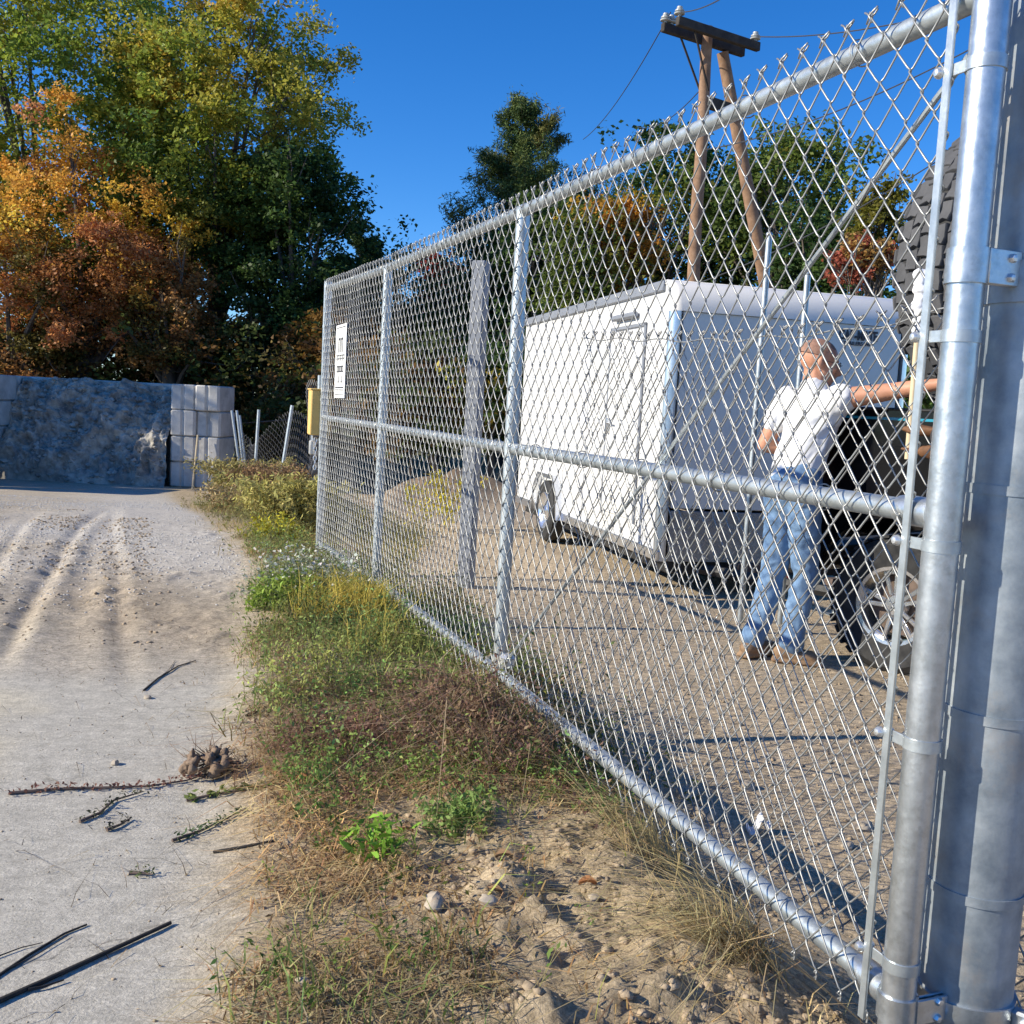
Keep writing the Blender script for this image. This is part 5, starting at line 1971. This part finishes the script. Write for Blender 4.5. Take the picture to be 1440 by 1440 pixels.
def plant(name, label, px, py, fn, cat='plant', z=None, group=None):
    p = atz(px, py, 0.0)
    for _ in range(4):
        p = atz(px, py, float(H(p[0], p[1])))
    a = Acc()
    fn(a, p)
    o = link(name, a.mesh(name, p), M['weed'], None, p)
    return tag(o, label, cat, group)


def around(p, r_, n):
    q = np.clip(rng.normal(size=(n, 2)), -1.9, 1.9) * r_
    x, y = p[0] + q[:, 0], p[1] + q[:, 1]
    return np.stack([x, y, H(x, y) - .004], 1)


def bright(a, p):
    C, Z = around(p, .025, 22), None
    tip = C + rng.normal(size=(22, 3)) * np.array([.034, .034, .02]) + np.array([0, 0, .05])
    leaves(a, np.repeat(tip, 4, 0) + rng.normal(size=(88, 3)) * .020, .046, (.22, .40, .05), flat=.5, asp=.30, jit=.4)
    blades(a, C, .09, .0035, (.24, .38, .06), lean=.6)


plant('broadleaf_weed', 'bright green leafy weed sprouting mid-foreground beside the bare soil', 535, 1200, bright)
plant('broadleaf_weed', 'small green weed against the bare soil edge, right of the bright green one', 640, 1165,
      lambda a, p: (sprigs(a, around(p, .05, 60), .09, 12, .022, (.22, .32, .09), (.2, .25, .08)), blades(a, around(p, .05, 60), .08, .002, (.16, .22, .07), lean=.9)))
plant('grass_tuft', 'tall golden-yellow grass tuft in the middle of the verge', 505, 870,
      lambda a, p: (blades(a, around(p, .16, 700), .26, .0030, (.58, .46, .10), lean=.6), blades(a, around(p, .14, 250), .22, .003, (.32, .34, .08), lean=.6)))
plant('aster_plant', 'pale grey-green weed dotted with white flowers near the gate end', 440, 838,
      lambda a, p: (sprigs(a, around(p, .20, 260), .24, 14, .024, (.28, .32, .20), (.22, .22, .12)),
                    leaves(a, around(p, .20, 420) + np.array([0, 0, .19]) + rng.normal(size=(420, 3)) * .05, .022, (.72, .70, .62), asp=.9)))
plant('broadleaf_weed', 'light green weed at the driveway edge below the white flowers', 405, 850,
      lambda a, p: sprigs(a, around(p, .10, 140), .16, 14, .035, (.28, .38, .07), (.25, .3, .08)))
plant('broadleaf_weed', 'blue-green weed at the foot of the gate, left of the third upright', 615, 915,
      lambda a, p: (sprigs(a, around(p, .13, 260), .20, 16, .022, (.18, .28, .13), (.18, .22, .1)), blades(a, around(p, .13, 200), .2, .002, (.25, .3, .12), lean=.7)))
plant('broadleaf_weed', 'yellow-green sprig at the foot of the third upright', 662, 965,
      lambda a, p: (sprigs(a, around(p, .022, 30), .17, 14, .022, (.48, .5, .08), (.4, .4, .08))))
plant('straw_clump', 'pulled clump of straw-coloured dry grass lying by the gate foot', 1040, 1345,
      lambda a, p: (blades(a, around(p, .05, 360), .18, .0013, (.52, .42, .22), lean=2.0, curl=.9, az=2.9), blades(a, around(p, .04, 160), .13, .0012, (.30, .21, .10), lean=1.6)))
plant('straw_clump', 'loose pale dry grass lying on the bare soil, above the pulled clump', 930, 1215,
      lambda a, p: blades(a, around(p, .06, 260), .22, .0012, (.50, .40, .20), lean=2.4, curl=.9, az=2.8))
plant('yellow_weed', 'small bright yellow-flowered weed at the driveway edge', 388, 758,
      lambda a, p: (sprigs(a, around(p, .10, 70), .18, 12, .045, (.46, .42, .04), (.25, .25, .06))))


def heap_of_weeds(a, p):
    q = rng.normal(size=(620, 2)) * np.array([.13, .22])
    x, y = p[0] + q[:, 0] - q[:, 1] * .36, p[1] + q[:, 1]
    hh = .20 * np.exp(-(q[:, 0] / .2) ** 2 - (q[:, 1] / .3) ** 2)
    P = np.stack([x, y, H(x, y) + hh * rng.uniform(0, 1, 620)], 1)
    blades(a, P[::2], .16, .0022, (.29, .19, .125), lean=1.3, curl=.8, jit=.45)
    blades(a, P[::3], .26, .0017, (.44, .33, .20), lean=1.5, curl=.9, jit=.35)
    sprigs(a, P[::3], .15, 12, .020, (.23, .135, .10), (.2, .11, .08), spread=1.1, jit=.5)
    sprigs(a, P[1::5], .14, 10, .020, (.34, .24, .14), (.3, .2, .12), spread=1.1, jit=.4)
    sprigs(a, P[::9], .16, 10, .022, (.17, .20, .07), (.2, .17, .08), spread=1.0)


plant('weed_heap', 'ragged heap of brown and purplish dead weeds against the gate foot, below the third upright', 655, 1050, heap_of_weeds)
plant('weed_heap', 'low tangle of reddish-brown dead weeds at mid verge, left of the larger heap', 500, 1050,
      lambda a, p: (blades(a, around(p, .13, 420), .13, .0020, (.27, .16, .10), lean=1.7, curl=.9, jit=.45), sprigs(a, around(p, .12, 160), .10, 10, .017, (.26, .14, .11), (.2, .11, .08), spread=1.1)))
plant('weed_clump', 'tall mixed green and brown weeds at the gate foot, between the second and third uprights', 600, 880,
      lambda a, p: (sprigs(a, around(p, .16, 260), .26, 14, .022, (.20, .22, .08), (.24, .18, .09), spread=.5, jit=.4), blades(a, around(p, .16, 260), .26, .0022, (.38, .30, .15), lean=.7)))


def arching(a, p, n=150, h=1.0, sp=.55, col=(.34, .29, .11)):
    C = around(p, .22, n)
    for c in C:
        an = rng.uniform(0, 2 * math.pi)
        d = np.array([math.cos(an), math.sin(an), 0])
        L = rng.uniform(.5, 1.15) * h
        u = np.linspace(0, 1, 26)
        S = c + d * (u ** 1.7 * L * sp * rng.uniform(.4, 1.5))[:, None] + np.array([0, 0, 1.0]) * (L * (u - .38 * u ** 2.4))[:, None]
        leaves(a, np.repeat(S[4:], 3, 0) + rng.normal(size=(66, 3)) * .035, .075, np.array(col) * rng.uniform(.7, 1.4), asp=.28, flat=-.1)
        sdv = np.array([-d[1], d[0], 0]) * .004
        a.quads(np.stack([S[:-1] - sdv, S[:-1] + sdv, S[1:] + sdv, S[1:] - sdv], 1), (.15, .11, .05))


def far_plant(name, label, px, y, fn):
    d = ray(px, 600)
    x = d[0] / d[1] * y
    p = np.array([x, y, gz(x, y)])
    a = Acc()
    fn(a, p)
    o = link(name, a.mesh(name, p), M['weed'], None, p)
    return tag(o, label, 'bush')


far_plant('arching_weed', 'big arching olive-brown weed right of the block stack', 352, 17.5, lambda a, p: arching(a, p, 170, 1.15, .6))
far_plant('arching_weed', 'russet weed clump right of the big arching weed, by the slumped fence', 385, 15.0, lambda a, p: arching(a, p, 120, .95, .5, (.30, .19, .10)))
far_plant('arching_weed', 'yellow-green weed clump below the yellow box', 425, 10.8, lambda a, p: arching(a, p, 130, .8, .5, (.40, .36, .12)))
far_plant('arching_weed', 'low pale weed clump between the russet clump and the driveway', 348, 14.0, lambda a, p: arching(a, p, 60, .5, .6, (.40, .31, .16)))
far_plant('arching_weed', 'yellow-leaved sapling behind the mesh beside the square post', 632, 11.5, lambda a, p: arching(a, p, 10, .95, .3, (.55, .47, .06)))

# ------------------------------------------------------------------ small things on the ground
def on(px, py):
    p = atz(px, py, 0.0)
    for _ in range(5):
        p = atz(px, py, float(H(p[0], p[1])))
    return p


def lie(pts, lift=.004):
    return [on(*q) + np.array([0, 0, lift]) for q in pts]


def stick(name, label, pts, r0, r1, m=M['twig'], twigs=()):
    P = lie(pts, max(r0, r1))
    mb = MB()
    mb.tube(P, np.linspace(r0, r1, len(P)), 7)
    for q in twigs:
        mb.tube(lie(q, r1 + .002), np.linspace(r1 * .8, r1 * .4, len(q)), 5)
    return solo(name, mb, m, P[0], label, 'stick')


stick('fallen_stick', 'long straight dark stick lying on the driveway slab, bottom left', [(-30, 1424), (60, 1384), (160, 1338), (240, 1301)], .006, .0045,
      twigs=(((40, 1396), (60, 1392), (90, 1382)),))
stick('fallen_stick', 'thin forked dark twig left of the long stick', [(-20, 1386), (40, 1345), (90, 1315), (122, 1302)], .0034, .0022,
      twigs=(((10, 1366), (50, 1346), (96, 1318)), ((-10, 1350), (30, 1335), (60, 1328))))
stick('fallen_stick', 'forked twig on the driveway above the stone chip', [(202, 972), (222, 955), (250, 938), (275, 930)], .004, .002,
      twigs=(((222, 955), (238, 943), (246, 930)),))
stick('fallen_stick', 'short grey twig reaching out of the verge onto the slab', [(300, 1200), (340, 1193), (385, 1184)], .004, .003)


def weedstem(name, label, pts, col, lsize=.016, dens=26, root=False):
    P = np.array(lie(pts, .006))
    t = thing(name, P[0], label, 'weed')
    mb = MB()
    mb.tube(P, np.linspace(.005, .002, len(P)), 6)
    part('stem', mb, M['rustbrown'], t)
    a = Acc()
    for i in range(len(P) - 1):
        n = dens
        u = rng.uniform(0, 1, n)[:, None]
        leaves(a, P[i] * (1 - u) + P[i + 1] * u + rng.normal(size=(n, 3)) * np.array([.010, .012, .006]) + np.array([0, 0, .008]), lsize, col, asp=.45)
    link('leaves', a.mesh('leaves'), M['weed'], t)
    if root:
        mb = MB()
        c0 = P[-1] + np.array([0, 0, .03])
        for k in range(150):
            d = rng.normal(size=3) * np.array([.040, .034, .020])
            q = c0 + d * .45
            mb.tube([q, q + d * .5 + rng.normal(size=3) * .012, q + d * rng.uniform(.6, 1.15) + rng.normal(size=3) * .016], [.0022, .0014, .0006], 4)
        mc = MB()
        for k in range(26):
            mc.ell(c0 + rng.normal(size=3) * np.array([.032, .026, .017]), rng.uniform(.008, .022, 3), n=8, m=6)
        rb = blob('root_clod', mc, M['rootsoil'], t, .005, 1, (.05, (.4, .3, .8), 40, 40))
        part('root_ball', mb, M['rootsoil'], t, 180)
    return t


weedstem('uprooted_weed', 'uprooted reddish weed with a clod of root lying across the slab', [(12, 1118), (80, 1112), (150, 1110), (210, 1108), (262, 1100), (300, 1088)], (.24, .12, .09), .017, 34, True)
weedstem('broken_weed', 'broken green weed sprig below the uprooted weed', [(112, 1158), (140, 1146), (160, 1128), (200, 1116)], (.07, .08, .05), .014, 24)
weedstem('broken_weed', 'small dark sprig on the slab, lowest left of the uprooted weed', [(150, 1170), (168, 1163), (184, 1153)], (.06, .06, .045), .012, 18)
weedstem('broken_weed', 'green weed sprig lying right of the uprooted weed', [(242, 1185), (280, 1172), (310, 1158), (345, 1140)], (.10, .15, .07), .016, 24)
weedstem('broken_weed', 'leafy green trailing weed where the verge meets the slab', [(262, 1128), (310, 1118), (360, 1110), (410, 1098)], (.17, .21, .06), .024, 40)
weedstem('broken_weed', 'small green sprig alone on the slab', [(182, 1230), (200, 1231), (215, 1233)], (.12, .15, .06), .012, 16)
weedstem('broken_weed', 'dark dry sprig at the slab edge below the verge', [(345, 1008), (360, 1006), (376, 1002)], (.06, .055, .04), .013, 20)


def rock(p, r_, seed):
    """irregular stone"""
    r2_ = np.random.default_rng(seed)
    mb = MB()
    mb.ell((0, 0, 0), (1, 1, 1), n=9, m=6)
    V = mb.v[0]
    V = V * (1 + r2_.normal(0, .13, (len(V), 1))) * r2_.uniform(.7, 1.2, 3) * np.array([1, 1, .72])
    a = r2_.uniform(0, 6.3)
    c, s = math.cos(a), math.sin(a)
    V = V @ np.array([[c, -s, 0], [s, c, 0], [0, 0, 1]]).T
    mb.v[0] = V * r_ + np.asarray(p) + np.array([0, 0, r_ * .28])
    return mb


for k, (px, py, r_, lb) in enumerate((
        (208, 982, .015, 'small pale stone alone on the driveway slab'),
        (162, 1075, .014, 'grey stone chip on the slab above the uprooted weed'),
        (840, 1102, .030, 'tan stone under the gate rail, largest on the bare soil'),
        (426, 1390, .026, 'round grey pebble at the verge edge, bottom of the frame'),
        (1214, 1166, .030, 'pale stone behind the mesh near the tension bar'),
        (1192, 1192, .024, 'tan stone behind the mesh, left of the pale stone'),
        (990, 1150, .036, 'tan stone behind the bottom rail beside the paper'),
        (965, 1120, .040, 'broken brown stone behind the bottom rail, below the dark shade'),
        (1050, 1110, .034, 'brown stone above the crumpled paper'),
        (612, 1275, .030, 'pale stone beside the soil edge, below the bright green weed'),
        (686, 1270, .020, 'upright pale chip standing in the bare soil'),
        (835, 1265, .016, 'small pale pebble on the bare soil'))):
    p = on(px, py)
    solo('stone', rock(p, r_, 300 + k), M['stone'], p, lb, 'stone', 'loose stones', smooth=50)
# grit and clods too many to count
OCT = np.array([(1, 0, 0), (-1, 0, 0), (0, 1, 0), (0, -1, 0), (.2, .1, .62), (0, 0, -.8), (.6, .6, .35), (-.6, .55, .3), (-.6, -.6, .35), (.55, -.6, .3)])
OFC = [(0, 6, 4), (6, 2, 4), (2, 7, 4), (7, 1, 4), (1, 8, 4), (8, 3, 4), (3, 9, 4), (9, 0, 4), (0, 2, 6), (2, 1, 7), (1, 3, 8), (3, 0, 9), (2, 0, 5), (1, 2, 5), (3, 1, 5), (0, 3, 5)]


def pebbles(name, label, cat, x, y, r_, m, sink=.1):
    n = len(x)
    z = H(x, y)
    V = OCT[None] * (1 + rng.normal(0, .16, (n, 10, 3))) * rng.uniform(.7, 1.25, (n, 1, 3))
    a = rng.uniform(0, 6.3, n)
    c, s_ = np.cos(a)[:, None], np.sin(a)[:, None]
    V = np.stack([V[..., 0] * c - V[..., 1] * s_, V[..., 0] * s_ + V[..., 1] * c, V[..., 2]], -1) * r_[:, None, None]
    V = V + np.stack([x, y, z + r_ * sink], -1)[:, None, :]
    me = bpy.data.meshes.new(name)
    F = (np.array(OFC)[None] + np.arange(n)[:, None, None] * 10).reshape(-1, 3).astype(np.int32)
    me.vertices.add(n * 10)
    me.vertices.foreach_set('co', V.astype(np.float32).ravel())
    me.loops.add(F.size)
    me.loops.foreach_set('vertex_index', F.ravel())
    me.polygons.add(len(F))
    me.polygons.foreach_set('loop_start', np.arange(len(F), dtype=np.int32) * 3)
    me.update()
    return tag(link(name, me, m), label, cat, kind='stuff')


M['clod'] = mat('soil_clod', (.27, .205, .135), .95, scale=12, c2=(.44, .345, .24), bump=.6, bscale=60)
M['gravel'] = mat('gravel', (.40, .385, .36), .85, scale=9, c2=(.62, .60, .57))
x, y = rng.uniform(-1.2, 1.2, 16000), rng.uniform(1.1, 3.6, 16000)
sd_ = sdist(x, y)
k = (sd_ > -.78) & (sd_ < .35) & (rng.uniform(0, 1, 16000) < .10 + .8 * sst(-.02, .15, fbm(x, y, 4, 2, 160)))
n_ = 260
xb, yb_ = rng.uniform(-.7, .9, n_), rng.uniform(1.15, 3.0, n_)
kb = (sdist(xb, yb_) > -.72) & (sdist(xb, yb_) < .1)
x, y, k = np.concatenate([x[k], xb[kb]]), np.concatenate([y[k], yb_[kb]]), np.ones(int(k.sum()) + int(kb.sum()), bool)
pebbles('soil_clods', 'small clods of dry earth strewn over the bare soil by the gate', 'clods', x[k], y[k], .003 + .011 * rng.uniform(0, 1, k.sum()) ** 2.5 + np.where(np.arange(k.sum()) >= k.sum() - kb.sum(), .012 * rng.uniform(.3, 1, k.sum()), 0), M['clod'], -.05)
x, y = rng.uniform(-1.0, 4.0, 14000), rng.uniform(2.0, 9.0, 14000)
sd_ = sdist(x, y)
k = (sd_ > .3) & (rng.uniform(0, 1, 14000) < .5)
pebbles('yard_grit', 'grit and small stones strewn over the yard behind the gate', 'grit', x[k], y[k], .004 + .010 * rng.uniform(0, 1, k.sum()) ** 3, M['clod'])
y = 4.6 + 13 * rng.uniform(0, 1, 30000) ** 1.2
sd_ = rng.uniform(-4.6, -.6, 30000)
x = P0[0] + (sd_ - (y - P0[1]) * SN[1]) / SN[0]
k = fbm(x, y, .7, 3, 170) + .16 * sst(5, 7, y) > rng.uniform(-.12, .25, 30000)
pebbles('loose_gravel', 'pale loose gravel on the driveway past the slab', 'gravel', x[k], y[k], .003 + .008 * rng.uniform(0, 1, k.sum()) ** 2, M['gravel'])
n_ = 4200
sd_ = rng.choice([-1.3, -1.5, -1.8, -1.95, -2.1, -2.7, -3.0, -3.6], n_) + rng.normal(0, .07, n_)
y = rng.uniform(4.7, 12, n_)
x = P0[0] + (sd_ - (y - P0[1]) * SN[1]) / SN[0]
k = rng.uniform(0, 1, n_) < sst(-.1, .12, fbm(x, y, .8, 2, 180))
pebbles('rut_clods', 'crumbled clods of earth thrown up along the wheel ruts', 'clods', x[k], y[k], .004 + .013 * rng.uniform(0, 1, k.sum()) ** 2.2, M['clod'])
x, y = rng.uniform(-2.6, -.3, 1500), rng.uniform(1.2, 5.0, 1500)
k = sdist(x, y) < edge(y)
pebbles('slab_grit', 'tiny crumbs of earth and stone on the driveway slab', 'grit', x[k], y[k], .0012 + .0035 * rng.uniform(0, 1, k.sum()) ** 3, M['clod'])
va = Acc()
P = scatter(900, lambda x, y, s: (s < edge(y) - .02) * (.25 + .75 * np.exp((s - edge(y)) / .5)), (-2.6, -.2, 1.2, 5.2)) + np.array([0, 0, .007])
blades(va, P, .022, .0011, (.10, .075, .05), lean=3.2, curl=1.0)
leaves(va, P[::4] + np.array([0, 0, .003]), .010, (.20, .14, .08), flat=2.5)
tag(link('slab_litter', va.mesh('slab_litter'), M['weed']), 'bits of twig and dead leaf scattered over the driveway slab', 'litter', kind='stuff')
# crumpled white paper
p = on(1066, 1172)
mb = MB()
n_ = 9
V = []
for i in range(n_):
    for j in range(n_):
        u, v = i / (n_ - 1) - .5, j / (n_ - 1) - .5
        V.append(p + np.array([u * .075, v * .05, .030 + .022 * math.sin(u * 9 + 1) + .014 * math.sin(v * 13 + u * 7) + .03 * u]))
mb.add(V, [(i * n_ + j, i * n_ + j + 1, (i + 1) * n_ + j + 1, (i + 1) * n_ + j) for i in range(n_ - 1) for j in range(n_ - 1)])
solo('paper_scrap', mb, M['paper'], p, 'crumpled white paper on the soil behind the bottom rail', 'paper', smooth=25)
# fallen leaves on the soil
for k, (px, py, lb) in enumerate(((693, 1262, 'curled tan fallen leaf on the soil below the small green weed'), (826, 1250, 'orange-brown fallen leaf standing on the bare soil'),
                                  (570, 1175, 'tan fallen leaf caught above the bright green weed'), (425, 1102, 'orange fallen leaf on the trailing weed'),
                                  (708, 1212, 'brown folded fallen leaf right of the small green weed'))):
    p = on(px, py) + np.array([0, 0, .012])
    mb = MB()
    V = []
    for i in range(6):
        u = i / 5
        w = .013 * math.sin(math.pi * (u * .9 + .08))
        for j in (-1, 0, 1):
            V.append(p + np.array([(u - .5) * .045, j * w, .006 * (1 - abs(j)) * -1 + .012 * math.sin(u * 3) + .006 * abs(j)]))
    mb.add(V, [(i * 3 + j, i * 3 + j + 1, (i + 1) * 3 + j + 1, (i + 1) * 3 + j) for i in range(5) for j in range(2)])
    solo('fallen_leaf', mb, mat('dead_leaf', (.34, .20, .10) if k % 2 == 0 else (.40, .17, .06), .8), p, lb, 'leaf', 'fallen leaves')
